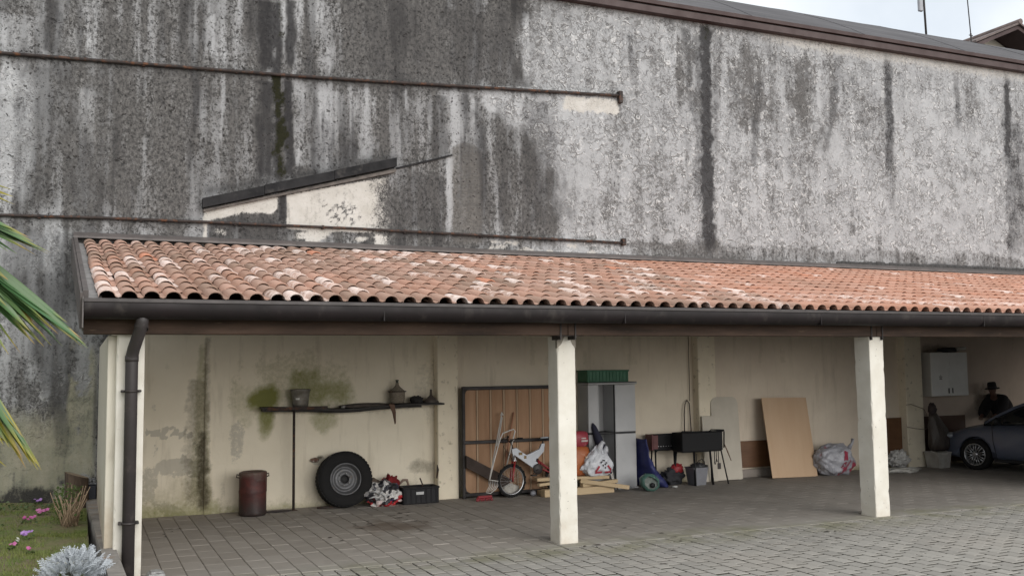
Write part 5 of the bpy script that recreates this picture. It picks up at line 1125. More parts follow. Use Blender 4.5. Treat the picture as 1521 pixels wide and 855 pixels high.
# parasol and white stick inside the open bay
t = thing('folded_parasol', 'folded navy parasol leaning in the open bay of the grey cabinet', 'parasol')
P0, P1 = q(907, 716, -.36), q(880, 628, -.24); P0.z = .30; d_ = P1-P0
pts = [P0+d_*u for u in (0, .15, .4, .7, .93, 1.0)]
MB().tube(pts, [.035, .075, .095, .075, .045, .012], 9).build('canopy', simple('navy_cloth', (.016, .016, .035), (.024, .024, .045), 9, .85, bump=.3), t); MB().tube([P0+d_*-.32, P0], .015, 8).build('pole', m_wt, t)
tag(MB().tube([q(901, 664, -.26), q(911, 712, -.34)], .020, 8).build('white_stick', m_wt, None), 'white stick leaning beside the navy parasol in the cabinet bay', 'stick')
# sacks half hidden by the middle post
def sack(cx, cy, z0, z1, w_, mat_, name, label):
    t = thing(name, label, 'sack', (cx, cy, z0)); h = z1-z0
    MB().blob((0, 0, h/2), (w_/2, .11, h/2), .10, 3, int(z0*10), 3, None, True, None, lambda p, d: Vector((max(-w_/2, min(w_/2, p.x*1.35)), p.y, max(-h/2, min(h/2, p.z*1.25))))).build('sack_body', mat_, t); return t
s_ = sack(7.93, -.36, .30, .80, .46, simple('orange_sack', (.42, .13, .035), (.34, .09, .03), 5, .5, bump=.4, spots=(.55, .40, .30), spot_scale=9, spot_amt=.3), 'orange_sack', 'orange plastic sack standing half hidden behind the middle post')
MB().box(.07, .19, -.128, -.122, .20, .27).box(.09, .17, -.1285, -.1225, .30, .33).build('print', simple('sack_print', (.62, .5, .4), bump=0), s_)
s_ = sack(7.90, -.34, .78, 1.06, .46, simple('red_sack', (.36, .05, .07), (.28, .035, .05), 5, .5, bump=.4, spots=(.5, .33, .33), spot_scale=9, spot_amt=.3), 'red_sack', 'red plastic sack on top of the orange one behind the middle post')
MB().box(.06, .18, -.126, -.120, .10, .13).box(.06, .15, -.126, -.120, .15, .17).build('print', simple('sack_print_white', (.62, .55, .52), bump=0), s_)
# white carrier bag with the recycling triangle
BX = thing('carrier_bag', 'white plastic carrier bag with a red recycling triangle on the timber', 'bag', (8.25, -.46, .292))
def bagshape(p, d):
    u = (p.z+.24)/.48; k = 1.08-.62*max(0, u-.25)/.75
    return Vector((p.x*k+.06*max(0, u-.5), p.y*k, p.z))
mt, nt, b = newmat('thin_white_plastic'); n = N(nt); o_ = n.obj(); f = n.noise(o_, 5, 5, .65)
c = n.mix(n.rng(f, .3, .7), (.66, .67, .70), (.52, .53, .57)); n.link(c, b.inputs['Base Color']); b.inputs['Roughness'].default_value = .38; n.bump(b, n.noise(n.scalev(o_, (1, 1, .5)), 9, 5, .6), .7, .05); M_BAG = mt
bb_ = MB().blob((0, 0, .235), (.31, .16, .27), .20, 2.2, 15, 5, 0., True, None, bagshape); bb_.build('bag_body', M_BAG, BX)
MB().tube([(.02, -.02, .38), (.05, -.05, .50), (.10, -.04, .57), (.15, -.02, .545)], [.06, .05, .035, .02], 9).tube([(.14, -.03, .36), (.16, -.06, .46), (.175, -.04, .50)], [.05, .04, .02], 8).build('handle', M_BAG, BX)
m_rp = simple('red_print', (.38, .03, .05), bump=0); m_kp = simple('black_print', (.03, .03, .03), bump=0)
dgl = bpy.context.evaluated_depsgraph_get()
def on_bag(x, z):       # front surface of the bag
    best = None
    for (vx, vy, vz) in bb_.v:
        d2 = (vx-x)**2+(vz-z)**2
        if vy < 0 and (best is None or d2 < best[0]): best = (d2, vy)
    return best[1]
def ribbon(pts, w_, mat_, name):
    b_ = MB(); P_ = []
    for (a, c_) in zip(pts[:-1], pts[1:]):
        for u in np.linspace(0, 1, 5): P_.append((a[0]+(c_[0]-a[0])*u, a[1]+(c_[1]-a[1])*u))
    vs = []
    for i, (x, z) in enumerate(P_):
        x2, z2 = P_[min(i+1, len(P_)-1)]; x1, z1 = P_[max(i-1, 0)]; dx, dz = x2-x1, z2-z1; l = math.hypot(dx, dz) or 1; nx_, nz_ = -dz/l*w_/2, dx/l*w_/2
        for s_ in (1, -1): X_, Z_ = x+nx_*s_, z+nz_*s_; vs.append((X_, min(on_bag(X_, Z_), on_bag(x, z))-.012, Z_))
    b_.add(vs, [(2*i, 2*i+2, 2*i+3, 2*i+1) for i in range(len(P_)-1)]); return b_.build(name, mat_, BX)
A_, B_, C_ = (-.115, .065), (.235, .065), (.065, .285)
def lerp2(a, b_, u): return (a[0]+(b_[0]-a[0])*u, a[1]+(b_[1]-a[1])*u)
ribbon([lerp2(A_, B_, .03), lerp2(A_, B_, .44)], .034, m_rp, 'triangle_print'); ribbon([lerp2(A_, B_, .56), lerp2(A_, B_, .97)], .034, m_rp, 'triangle_print')
ribbon([lerp2(B_, C_, .08), lerp2(B_, C_, .50)], .034, m_rp, 'triangle_print'); ribbon([lerp2(A_, C_, .08), lerp2(A_, C_, .50)], .034, m_rp, 'triangle_print')
for (a, c_) in (((.0, .225), (.03, .25)), ((.045, .27), (.09, .262)), ((.11, .235), (.13, .205)), ((.035, .195), (.055, .17)), ((.085, .155), (.10, .13)), ((.075, .21), (.10, .19))): ribbon([a, c_], .022, m_kp, 'dash_print')
# --- blue tarpaulin, green jerrycan
def drape(name, prof, y0, y1, mat_, amp=.04):
    b_ = MB(); n_ = 28; k_ = len(prof); vs = []
    for i in range(n_):
        u = i/(n_-1)*(k_-1); a = min(int(u), k_-2); f_ = u-a
        x0, z0, x1, z1 = [prof[a][j]+(prof[a+1][j]-prof[a][j])*f_ for j in range(4)]
        for j in range(12):
            v = j/11; bul = math.sin(v*PI)
            vs.append((x0+(x1-x0)*v+amp*.6*mnoise.noise(Vector((u*1.1, v*3, 5))), y0+(y1-y0)*(.15+.85*(1-bul))+amp*mnoise.noise(Vector((u*1.3, v*5, 0))), max(.004, z0+(z1-z0)*v+amp*.5*mnoise.noise(Vector((u*2, v*3, 9))))))
    b_.add(vs, [(i*12+j, i*12+j+1, (i+1)*12+j+1, (i+1)*12+j) for i in range(n_-1) for j in range(11)], True)
    o = b_.build(name, mat_, None); md = o.modifiers.new('solid', 'SOLIDIFY'); md.thickness = .02; md.offset = -1; return o
m_tarp = simple('blue_tarp', (.020, .026, .12), (.014, .018, .085), 5, .6, world=True, bump=.5)
tag(drape('blue_tarpaulin', [(9.19, .86, 9.28, .88), (9.19, .70, 9.36, .72), (9.19, .45, 9.42, .54), (9.19, .25, 9.62, .38), (9.20, .08, 9.80, .20), (9.3, .01, 9.95, .03)], -.62, .10, m_tarp, .06), 'dark blue tarpaulin bundle slumped against the right side of the grey cabinet', 'tarpaulin')
t = thing('jerrycan', 'translucent green jerrycan lying on the floor in front of the blue tarpaulin', 'jerrycan', (9.13, -.74, .155)); t.rotation_euler = (0, .45, -.2)
m_gl = simple('teal_plastic', (.075, .15, .125), (.05, .11, .09), 6, .3, bump=.1)
MB().lathe([(0, -.10), (.11, -.10), (.15, -.08), (.165, -.03), (.165, .06), (.15, .09), (.12, .105)], 8, MY @ Matrix.Diagonal((1.12, .95, 1, 1)), True).build('can_body', m_gl, t)
MB().lathe([(.12, .104), (.10, .085), (.0, .08)], 8, MY @ Matrix.Diagonal((1.12, .95, 1, 1)), False).build('can_face', simple('pale_label', (.17, .19, .17), (.07, .09, .08), 9, .5), t)
MB().lathe([(0, .12), (.045, .12), (.045, .09)], 12, MY @ T(.04, -.03, 0)).build('cap', m_bp, t); MB().tube([(-.07, -.10, .08), (-.02, -.125, .10), (.05, -.125, .095), (.08, -.10, .07)], .012, 6).build('handle', m_gl, t)
for k, (x, s_, lb_) in enumerate(((9.20, .045, 'crumpled white paper on the floor left of the green jerrycan'), (9.78, .035, 'flat white scrap on the floor at the tip of the blue tarpaulin'))): tag(MB().blob((x, -.55, .02), (s_*1.6, s_, .02), .4, 3, k+3, 2, 0).build('paper_scrap', simple('scrap_white', (.45, .45, .44), (.2, .2, .2), 15), None), lb_, 'paper')
tag(MB().blob((9.99, -.16, .15), (.22, .11, .16), .5, 2.4, 31, 4, .004, True, Rot('Y', .0)).build('black_clothes', simple('black_cloth_heap', (.02, .02, .024), (.03, .03, .034), 7, .9, bump=.5, world=True, spots=(.36, .36, .37), spot_scale=6, spot_amt=.2), None), 'heap of black cloth with pale patches under the rear barbecue', 'cloth')
# --- two barbecues
m_bbq = simple('barbecue_black', (.008, .008, .009), (.013, .013, .014), 5, .6, world=True, bump=.1, spec=.2)
t = thing('barbecue', 'rear black barbecue trough with a dark red end', 'barbecue')
b_ = MB().bbox(9.58, 10.25, -.14, .06, .64, .665, .006).bbox(9.58, 10.25, -.15, -.13, .64, .92, .006).bbox(9.58, 10.25, .05, .07, .64, .92, .006).bbox(10.23, 10.25, -.13, .05, .66, .92, .004); b_.build('trough', m_bbq, t)
MB().bbox(9.565, 9.60, -.155, .072, .635, .925, .006).bbox(9.60, 9.70, -.154, -.148, .66, .91, .002).build('red_end', simple('dark_red_enamel', (.10, .016, .016), (.07, .012, .012), 5, .5), t)
for x in (9.66, 9.68, 10.06, 10.16): MB().tube([(x, -.12 if x in (9.66, 10.06) else .04, .64), (x+(-.02 if x < 9.8 else .03), -.15 if x in (9.66, 10.06) else .06, .0)], .016, 6).build('leg', m_bbq, t)
MB().tube([(9.66, -.12, .60), (9.70, -.12, .635), (10.03, -.12, .635), (10.06, -.12, .60)], .014, 6).build('brace', m_bbq, t)
b_ = MB()
for k in range(7): b_.bbox(9.64+k*.055, 9.66+k*.055, -.153, -.149, .70, .712, .001)
b_.build('vent', m_chr, t)
t = thing('charcoal_barbecue', 'front black barbecue trough on four thin legs hung with tongs', 'barbecue')
b_ = MB().bbox(9.98, 10.86, -.52, -.49, .62, .955, .008).bbox(9.98, 10.86, -.20, -.18, .62, .955, .008).bbox(9.98, 10.0, -.49, -.20, .62, .955, .006).bbox(10.84, 10.86, -.49, -.20, .62, .955, .006).bbox(10.0, 10.84, -.49, -.20, .60, .63, .006); b_.build('trough', m_bbq, t)
MB().tube([(9.95, -.53, .965), (9.98, -.53, .985), (10.3, -.53, .965), (10.86, -.53, .965)], .014, 6).tube([(10.55, -.54, .965), (10.58, -.56, 1.0), (10.86, -.56, .985), (10.88, -.54, .95), (10.875, -.53, .66)], .013, 6).build('rim_bar', m_bbq, t)
b_ = MB()
for k in range(22): b_.tube([(10.01+k*.039, -.49, .945), (10.01+k*.039, -.2, .945)], .005, 4)
b_.build('grill', m_bbq, t, kind='stuff')
for (x, y, x2) in ((10.24, -.50, 10.24), (10.60, -.48, 10.64), (10.83, -.50, 10.96), (10.04, -.22, 10.0), (10.80, -.21, 10.84)): MB().tube([(x, y, .62), (x2, y-.02 if y < -.4 else y+.04, 0)], .020 if x < 10.8 else .013, 8).build('leg', m_bbq, t)
for k, (x, l) in enumerate(((10.66, .19), (10.70, .15), (10.745, .22))):
    o = MB().tube([(x, -.53, .61), (x, -.535, .61-l)], .008, 6)
    if k == 2: o.bbox(x-.03, x+.045, -.545, -.535, .61-l-.11, .61-l, .004)
    else: o.tube([(x, -.535, .61-l), (x+.01, -.535, .61-l-.05)], .013, 6)
    tag(o.build('barbecue_tool', m_bbq if k != 2 else m_steel, None), ('thin barbecue fork hanging leftmost under the front barbecue', 'short barbecue tongs hanging in the middle under the front barbecue', 'flat barbecue spatula hanging rightmost under the front barbecue')[k], 'tool', 'tools hanging under the barbecue')
tag(MB().tube([(10.87, -.56, .72), (10.93, -.57, .58), (11.0, -.57, .42)], [.007, .012, .006], 6).build('wooden_fork', simple('brown_handle', (.14, .07, .035), (.08, .04, .02), 8), None), 'long brown handle hooked on the right end of the front barbecue', 'tool')
t = thing('grey_tub', 'grey plastic tub filled with odds and ends below the front barbecue', 'tub', (10.40, -.33, 0))
MB().lathe([(0, .003), (.17, .003), (.175, .0), (.225, .30), (.24, .305), (.24, .318), (.222, .318), (.17, .02), (0, .018)], 4, Rot('Z', PI/4) @ Matrix.Diagonal((1.15, .95, 1, 1)), False).build('tub_body', simple('mid_grey_plastic', (.20, .20, .22), (.16, .16, .175), 4, .5, bump=.05), t)
MB().blob((.05, .02, .32), (.16, .12, .07), .5, 3, 3, 3).build('contents', simple('odds_and_ends', (.05, .05, .055), (.02, .02, .022), 8, .6, spots=(.4, .4, .4), spot_scale=8, spot_amt=.3), t)
MB().tube([(.0, 0, .32), (.03, -.02, .43), (.11, -.02, .455), (.17, -.01, .40), (.18, 0, .31)], .010, 6).tube([(.02, .03, .33), (.03, .03, .55)], .008, 5).build('tub_handle', m_steel, t)
tag(MB().blob((10.08, -.18, .29), (.12, .07, .10), .35, 3, 6, 3).build('red_bag', simple('red_film', (.30, .02, .025), (.22, .015, .02), 7, .5, bump=.4), None), 'crumpled red bag between the barbecue legs left of the grey tub', 'bag')
# --- panels leaning on the wall
def rounded(w_, h, r, top_only=True):
    pts = [(-w_/2, 0), (w_/2, 0)]
    for a in np.linspace(0, PI/2, 7): pts.append((w_/2-r+r*math.cos(a), h-r+r*math.sin(a)))
    for a in np.linspace(PI/2, PI, 7): pts.append((-w_/2+r+r*math.cos(a), h-r+r*math.sin(a)))
    return pts
m_ofw = simple('off_white_panel', (.50, .455, .38), (.43, .39, .325), 2.5, .7, bump=.08)
o = MB().prism(rounded(.62, 1.56, .14), -.018, .018).build('table_top', m_ofw, None, (11.28, -.10, .012)); o.rotation_euler = (math.radians(-4), 0, 0); tag(o, 'off white rounded panel standing on end beside the second pilaster', 'panel')
o = MB().bbox(-.19, .10, -.012, .012, 0, 1.22, .006).build('white_board', m_ofw, None, (10.92, -.12, .004)); o.rotation_euler = (math.radians(-3), 0, 0); tag(o, 'narrow off white board against the pilaster behind the front barbecue', 'board')
tag(MB().tube([(10.46, .12, .85), (10.47, .13, 1.25), (10.50, .14, 1.45), (10.55, .15, 1.52), (10.60, .15, 1.46), (10.61, .14, 1.2), (10.61, .12, .85)], .011, 6).tube([(10.62, .15, 2.9), (10.615, .15, 1.5)], .007, 5).build('cord_loop', simple('brown_cord', (.05, .03, .024), bump=0), None), 'thin brown cord looped against the wall left of the second pilaster', 'cord')
m_bro = simple('brown_board', (.145, .068, .028), (.105, .048, .021), 2, .6, world=True, bump=.1, stretch=(1, 1, 4))
tag(MB().bbox(11.62, 13.1, .135, .165, .19, .70, .004).build('wall_board', m_bro, None), 'long low orange brown board fixed to the wall behind the plywood sheet', 'panel')
tag(MB().bbox(11.45, 13.2, .12, .185, .003, .155, .006).build('skirting', simple('grey_skirting', (.33, .29, .25), (.22, .19, .17), 4, .9, world=True, spots=(.08, .07, .065), spot_scale=2.5, spot_amt=.36), None), 'pale skirting slab along the foot of the wall under the brown board', 'skirting')
o = MB().bbox(-.545, .545, -.009, .009, 0, 1.545, .002).build('plywood_sheet', simple('plywood', (.50, .35, .225), (.45, .305, .19), 1.2, .7, bump=.06, stretch=(2.5, 2.5, .4)), None, (12.68, -.30, .004)); o.rotation_euler = (math.radians(-11), math.radians(1.0), 0)
tag(o, 'large tan plywood sheet leaning against the wall between the posts', 'plywood sheet')
tag(MB().bbox(15.05, 15.92, .14, .165, .06, 1.03, .004).build('wainscot', m_bro, None), 'brown wall board low on the wall just left of the third pilaster', 'panel')
tag(MB().bbox(16.42, 17.75, .14, .165, .05, 1.03, .004).build('wainscot', simple('brown_board_dark', (.095, .045, .026), (.07, .034, .02), 2, .6, world=True), None), 'dark brown wall board under the white wall cabinet', 'panel')
# --- refuse sack
t = thing('refuse_sack', 'round translucent grey refuse sack with red prints right of the plywood sheet', 'bag', (13.62, -.30, 0))
bb_ = MB().blob((0, 0, .29), (.46, .28, .33), .16, 2.0, 41, 5, .0); mt, nt, b = newmat('grey_film'); n = N(nt); o_ = n.obj()
c = n.mix(n.rng(n.noise(o_, 3.5, 5, .65), .35, .65), (.40, .40, .43), (.25, .25, .28)); g2 = n.rng(n.noise(n.scalev(o_, (1.3, 1, .7)), 3.1, 2, .4), .62, .66); c = n.mix(g2, c, (.26, .035, .06))
n.link(c, b.inputs['Base Color']); b.inputs['Roughness'].default_value = .32; n.bump(b, n.noise(o_, 9, 5, .6), .8, .05); bb_.build('sack_body', mt, t)
MB().tube([(.36, -.06, .50), (.43, -.08, .60), (.47, -.06, .68)], [.05, .025, .035], 8).build('knot', mt, t)
b_ = MB()
vs = []
for i, u in enumerate(np.linspace(0, 1, 8)):
    x, z = .02+.10*u, .14+.33*u
    for s_ in (-1, 1): X_, Z_ = x+s_*.045, z-s_*.02; vs.append((X_, on_bag(X_, Z_)-.01, Z_))
b_.add(vs, [(2*i, 2*i+1, 2*i+3, 2*i+2) for i in range(7)]); b_.build('red_print', simple('red_print_dark', (.30, .03, .06), bump=0), t)
# --- rags, box and wrapped bundle at the third pilaster
tag(MB().blob((15.15, -.55, .03), (.42, .22, .05), .45, 2.5, 51, 4, 0).build('white_rag', simple('white_rag_cloth', (.50, .485, .45), (.36, .35, .32), 5, .9, bump=.4, world=True), None), 'flat white rag on the floor at the foot of the third pilaster', 'rag')
tag(MB().blob((15.35, -.28, .22), (.24, .14, .18), .34, 2.8, 55, 5, .04).build('crumpled_bag', simple('crumpled_white', (.46, .45, .43), (.28, .27, .26), 5, .6, bump=.5, world=True, spots=(.05, .05, .05), spot_scale=4, spot_amt=.28), None), 'crumpled white bag with dark contents against the third pilaster', 'bag')
t = thing('white_bucket_box', 'dirty white square tub under the wrapped bundle at the third pilaster', 'tub', (16.42, -.30, 0))
MB().lathe([(0, .002), (.22, .002), (.26, .30), (.275, .305), (.275, .33), (.25, .33), (.22, .03), (0, .02)], 4, Rot('Z', PI/4), False).build('tub_body', simple('dirty_white', (.40, .38, .35), (.27, .25, .22), 5, .7, bump=.2), t)
MB().tube([(.2*math.cos(a), .2*math.sin(a), .345-.05*abs(math.sin(a))) for a in np.linspace(PI, 2*PI, 9)], .010, 6).build('handle', m_wt, t)
t = thing('wrapped_bundle', 'tall brown bundle wrapped in plastic film tied to the third pilaster', 'bundle', (16.46, -.26, .34))
bt = MB().tube([(.05+.0*k, 0, z) for k, z in ((0, 0.0), (0, .03), (0, .12), (0, .25))]+[(.03, 0, .40), (-.02, 0, .55), (-.06, 0, .68), (-.09, 0, .78)], [.16, .22, .26, .27, .24, .17, .11, .075], 26)
bt.v = [(x+.05*mnoise.fractal(Vector((x*6, y*6, z*2.2)), .8, 2, 3)*(1.2-z), y*.62+.04*mnoise.fractal(Vector((x*6+9, y*6, z*2.2)), .8, 2, 3), z) for x, y, z in bt.v]
bt.build('bundle_body', simple('brown_film', (.070, .055, .046), (.04, .03, .026), 4, .5, bump=.8, spots=(.17, .15, .14), spot_scale=8, spot_amt=.28, stretch=(1, 1, .4), bdist=.03), t)
MB().blob((-.10, 0, .86), (.085, .075, .14), .3, 3, 66, 3).build('bundle_top', simple('dark_cloth_head', (.06, .04, .04), (.035, .025, .025), 8, .8, bump=.4), t)
tag(MB().tube([(15.88, -.03, 1.30), (16.0, -.045, 1.31), (16.36, -.04, 1.20), (16.42, -.06, 1.08)], .007, 5).tube([(15.88, -.03, .84), (16.1, -.045, .80), (16.3, -.045, .78), (16.45, -.10, .80)], .007, 5).build('rope', simple('tan_rope', (.24, .17, .12), bump=0), None), 'thin tan rope tied round the third pilaster in two turns', 'rope')
# --- wall cabinet
CW = thing('wall_cabinet', 'white two door wall cabinet with dark handles hung beside the third pilaster', 'cabinet', (17.05, .19, 1.46)); m_cab = simple('cabinet_white', (.76, .755, .73), (.69, .68, .65), 3, .55, bump=.04)
MB().bbox(-.53, .53, -.30, -.003, 0, .93, .006).build('carcass', simple('cabinet_side', (.48, .46, .42), (.42, .40, .37), 3, .6), CW)
for s_ in (-1, 1):
    o = MB().bbox(*((-.528, -.004) if s_ < 0 else (.004, .528)), -.325, -.303, .003, .927, .005).build('door', m_cab, CW)
    MB().bbox(s_*.055-.012, s_*.055+.012, -.345, -.326, .06, .17, .005).build('handle', m_steel, o)
st5 = [(-.27+r_*math.cos(PI/2+k*PI/5), .40+r_*math.sin(PI/2+k*PI/5)) for k in range(10) for r_ in ((.065 if k % 2 == 0 else .035),)]
MB().add([(x, -.3262, z) for x, z in st5], [tuple(range(10))]).build('faded_print', simple('faded_mark', (.36, .35, .33), (.5, .49, .46), 16, bump=0), CW); MB().box(-.31, -.23, -.328, -.3265, .355, .37).build('print_line', simple('mark_dark', (.18, .17, .16), bump=0), CW)
t = thing('rolled_bag', 'black bag with a pale rolled cloth on top of the white wall cabinet', 'bag', (17.30, .02, 2.392))
MB().blob((-.08, 0, .05), (.30, .12, .06), .3, 2.4, 71, 3, .0).build('bag_body', simple('black_bag', (.018, .018, .02), (.03, .03, .032), 6, .6, bump=.4), t); MB().tube([(.02, -.13, .07), (.26, -.13, .085)], .04, 10).build('roll', simple('pale_roll', (.48, .46, .42), (.36, .34, .31), 9, .7), t)

# ================================================================== PARKED CAR
CAR = thing('parked_car', 'slate blue hatchback parked nose to the wall at the right end of the carport', 'car', (17.73, -2.02, 0), math.radians(12))
mt, nt, b = newmat('car_paint'); n = N(nt); b.inputs['Base Color'].default_value = (.085, .105, .165, 1); b.inputs['Metallic'].default_value = .45; b.inputs['Roughness'].default_value = .34; b.inputs['Coat Weight'].default_value = .6; b.inputs['Coat Roughness'].default_value = .08
f = n.noise(n.obj(), 4, 5, .6); n.link(n.mix(n.rng(f, .4, .7), (.125, .145, .205), (.145, .16, .21)), b.inputs['Base Color']); n.link(n.rng(f, .3, .7, .28, .45), b.inputs['Roughness']); M_CAR = mt
m_glass = simple('car_glass', (.010, .012, .014), (.012, .014, .016), 2, .08, bump=0, spec=.8); m_blk = simple('car_black', (.012, .012, .013), (.016, .016, .017), 8, .6, bump=.03)
STN = [(2.0, .52, .34, .56), (1.96, .64, .24, .66), (1.82, .75, .20, .74), (1.55, .81, .19, .83), (1.2, .84, .19, .90), (.9, .85, .19, .95), (.3, .855, .19, .97), (-.6, .855, .19, 1.0), (-1.3, .85, .20, 1.02), (-1.75, .80, .22, 1.02), (-1.95, .72, .28, .96), (-2.02, .6, .36, .85)]
def section(w_, zb, zt):
    h = zt-zb; half = [(0, zb), (w_*.90, zb), (w_*.985, zb+h*.12), (w_, zb+h*.40), (w_*.985, zb+h*.66), (w_*.955, zb+h*.84), (w_*.86, zb+h*.965), (w_*.5, zt+.012), (0, zt+.025)]
    return half + [(-x, z) for x, z in half[-2:0:-1]]
bd = MB(); ns = 16; vs = []
for y, w_, zb, zt in STN: vs += [(x, y, z) for x, z in section(w_, zb, zt)]
fs = [(i*ns+k, i*ns+(k+1) % ns, (i+1)*ns+(k+1) % ns, (i+1)*ns+k) for i in range(len(STN)-1) for k in range(ns)] + [tuple(range(ns)), tuple((len(STN)-1)*ns+k for k in reversed(range(ns)))]
bd.add(vs, fs, True); body = bd.build('body', M_CAR, CAR)
sub = body.modifiers.new('smooth', 'SUBSURF'); sub.levels = 2; sub.render_levels = 2
cuts = []
for y in (1.2, -1.28):
    for s_ in (-1, 1):
        c_ = MB().lathe([(0, -.26), (.355, -.26), (.355, .26), (0, .26)], 40, T(s_*.78, y, .31) @ Rot('Y', PI/2), False).build('cutter', m_blk, CAR); cuts.append(c_)
        bo = body.modifiers.new('arch', 'BOOLEAN'); bo.object = c_; bo.operation = 'DIFFERENCE'; bo.solver = 'EXACT'
dg = bpy.context.evaluated_depsgraph_get(); dg.update()
nm = bpy.data.meshes.new_from_object(body.evaluated_get(dg)); body.modifiers.clear(); body.data = nm; nm.name = 'body'
nm.materials.clear(); nm.materials.append(M_CAR)
for p_ in nm.polygons: p_.material_index = 0
for c_ in cuts: bpy.data.objects.remove(c_)
GH = [(1.06, .70, .915, .925), (.80, .745, .955, 1.09), (.45, .755, .97, 1.30), (.12, .76, .98, 1.44), (-.45, .76, .99, 1.50), (-1.0, .755, 1.0, 1.475), (-1.5, .73, 1.01, 1.38), (-1.86, .68, 1.0, 1.05)]
gh = MB(); vs = []
def gsec(w_, zb, zt):
    h = max(.005, zt-zb); k = min(1, h/.5)
    half = [(0, zb-.05), (w_, zb-.05), (w_, zb), (w_-.19*k*.55, zb+h*.55), (w_-.19*k, zb+h*.88), (w_-.27*k-.04, zt-.008), (w_*.4, zt+.01*k), (0, zt+.014*k)]
    return half + [(-x, z) for x, z in half[-2:0:-1]]
for g_ in GH: vs += [(x, g_[0], z) for x, z in gsec(*g_[1:])]
ns = 14; gh.add(vs, [(i*ns+k, i*ns+(k+1) % ns, (i+1)*ns+(k+1) % ns, (i+1)*ns+k) for i in range(len(GH)-1) for k in range(ns)] + [tuple(range(ns)), tuple((len(GH)-1)*ns+k for k in reversed(range(ns)))], True)
gh.build('window_glass', m_glass, CAR)
def gpt(y, idx, side, out=.006):
    ys_ = [g_[0] for g_ in GH][::-1]; P_ = []
    for comp in range(2): P_.append(float(np.interp(y, ys_, [gsec(*g_[1:])[idx][comp] for g_ in GH][::-1])))
    return Vector((side*(P_[0]+out), y, P_[1]+(out if idx >= 4 else 0)))
rp = MB()     # roof skin, pillars and sill strips over the glass
ry = np.linspace(.10, -1.52, 12); vs = []
for y in ry:
    L_ = [gpt(y, 4, 1), gpt(y, 5, 1), gpt(y, 6, 1), gpt(y, 7, 1)]; vs += L_ + [Vector((-p_.x, p_.y, p_.z)) for p_ in L_[2::-1]]
rp.add(vs, [(i*7+k, i*7+k+1, (i+1)*7+k+1, (i+1)*7+k) for i in range(11) for k in range(6)], True); rp.build('roof', M_CAR, CAR)
for s_ in (-1, 1):
    ap = MB(); ln = [gpt(y, 4, s_, .0) for y in np.linspace(1.04, .08, 9)]; ap.tube(ln, [.030]*9, 8); ap.build('windscreen_pillar', M_CAR, CAR)
    MB().tube([gpt(-.30, 2, s_, .004), gpt(-.31, 3, s_, .004), gpt(-.33, 4, s_, .004)], .030, 6).tube([gpt(.62, 2, s_, .0), gpt(.60, 3, s_, .0)], .015, 6).build('door_pillar', m_blk, CAR); MB().tube([gpt(-1.30, 2, s_, 0), gpt(-1.34, 3, s_, 0), gpt(-1.38, 4, s_, 0)], .07, 6).build('rear_pillar', M_CAR, CAR)
    MB().blob((s_*.93, .66, 1.0), (.11, .06, .075), .03, 2, 2, 3).tube([(s_*.80, .66, .96), (s_*.90, .66, .985)], .025, 6).build('mirror', m_blk, CAR)
    MB().blob((s_*.60, 1.84, .655), (.19, .17, .075), .02, 2, 3, 3).build('headlight', simple('headlight_glass', (.40, .42, .45), (.2, .21, .23), 6, .12, .3, bump=0), CAR)
    for pth in ([(.842, .82, .92), (.868, .80, .60), (.848, .74, .24)], [(.848, -.32, .97), (.87, -.32, .62), (.848, -.30, .24)]): MB().tube([(s_*x, y, z) for x, y, z in pth], .006, 5).build('door_gap', m_blk, CAR)
    MB().bbox(min(s_*.852, s_*.885), max(s_*.852, s_*.885), -.22, -.05, .80, .83, .008).build('door_handle', M_CAR, CAR)
    MB().bbox(min(s_*.80, s_*.865), max(s_*.80, s_*.865), -.88, .80, .185, .245, .01).build('sill', m_blk, CAR)
MB().bbox(-.45, .45, 1.955, 2.015, .27, .40, .02).bbox(-.30, .30, 1.99, 2.01, .48, .545, .01).build('grille', m_blk, CAR)
def carwheel(x, y, s_):
    Mw = T(x, y, .31) @ Rot('Y', s_*PI/2)
    o = MB().lathe([(.215, -.09), (.24, -.10), (.29, -.10), (.308, -.085), (.312, 0), (.308, .085), (.29, .10), (.24, .10), (.215, .085)], 44, Mw).build('wheel', m_rub, CAR)
    MB().lathe([(.222, .098), (.214, .103), (.205, .095), (.195, .04), (.195, -.08)], 44, Mw).build('rim', m_chr, o)
    MB().lathe([(0, .02), (.19, .02), (.19, .0)], 30, Mw, False).build('brake_disc', m_blk, o)
    sp = MB()
    for k in range(9):
        for da in (-.10, .10):
            a = 2*PI*k/9; Ms = Mw @ Rot('Z', a); p_ = [(.045, da*.25, .078), (.12, da*.8*.12*2, .09), (.203, da*.203*1.35, .088)]
            sp.tube([Ms @ Vector(v) for v in p_], [.011, .010, .012], 6)
    sp.lathe([(0, .096), (.03, .096), (.055, .088), (.06, .06)], 20, Mw); sp.build('spokes', m_chr, o); 
for y in (1.2, -1.28):
    carwheel(-.755, y, -1); carwheel(.755, y, 1)
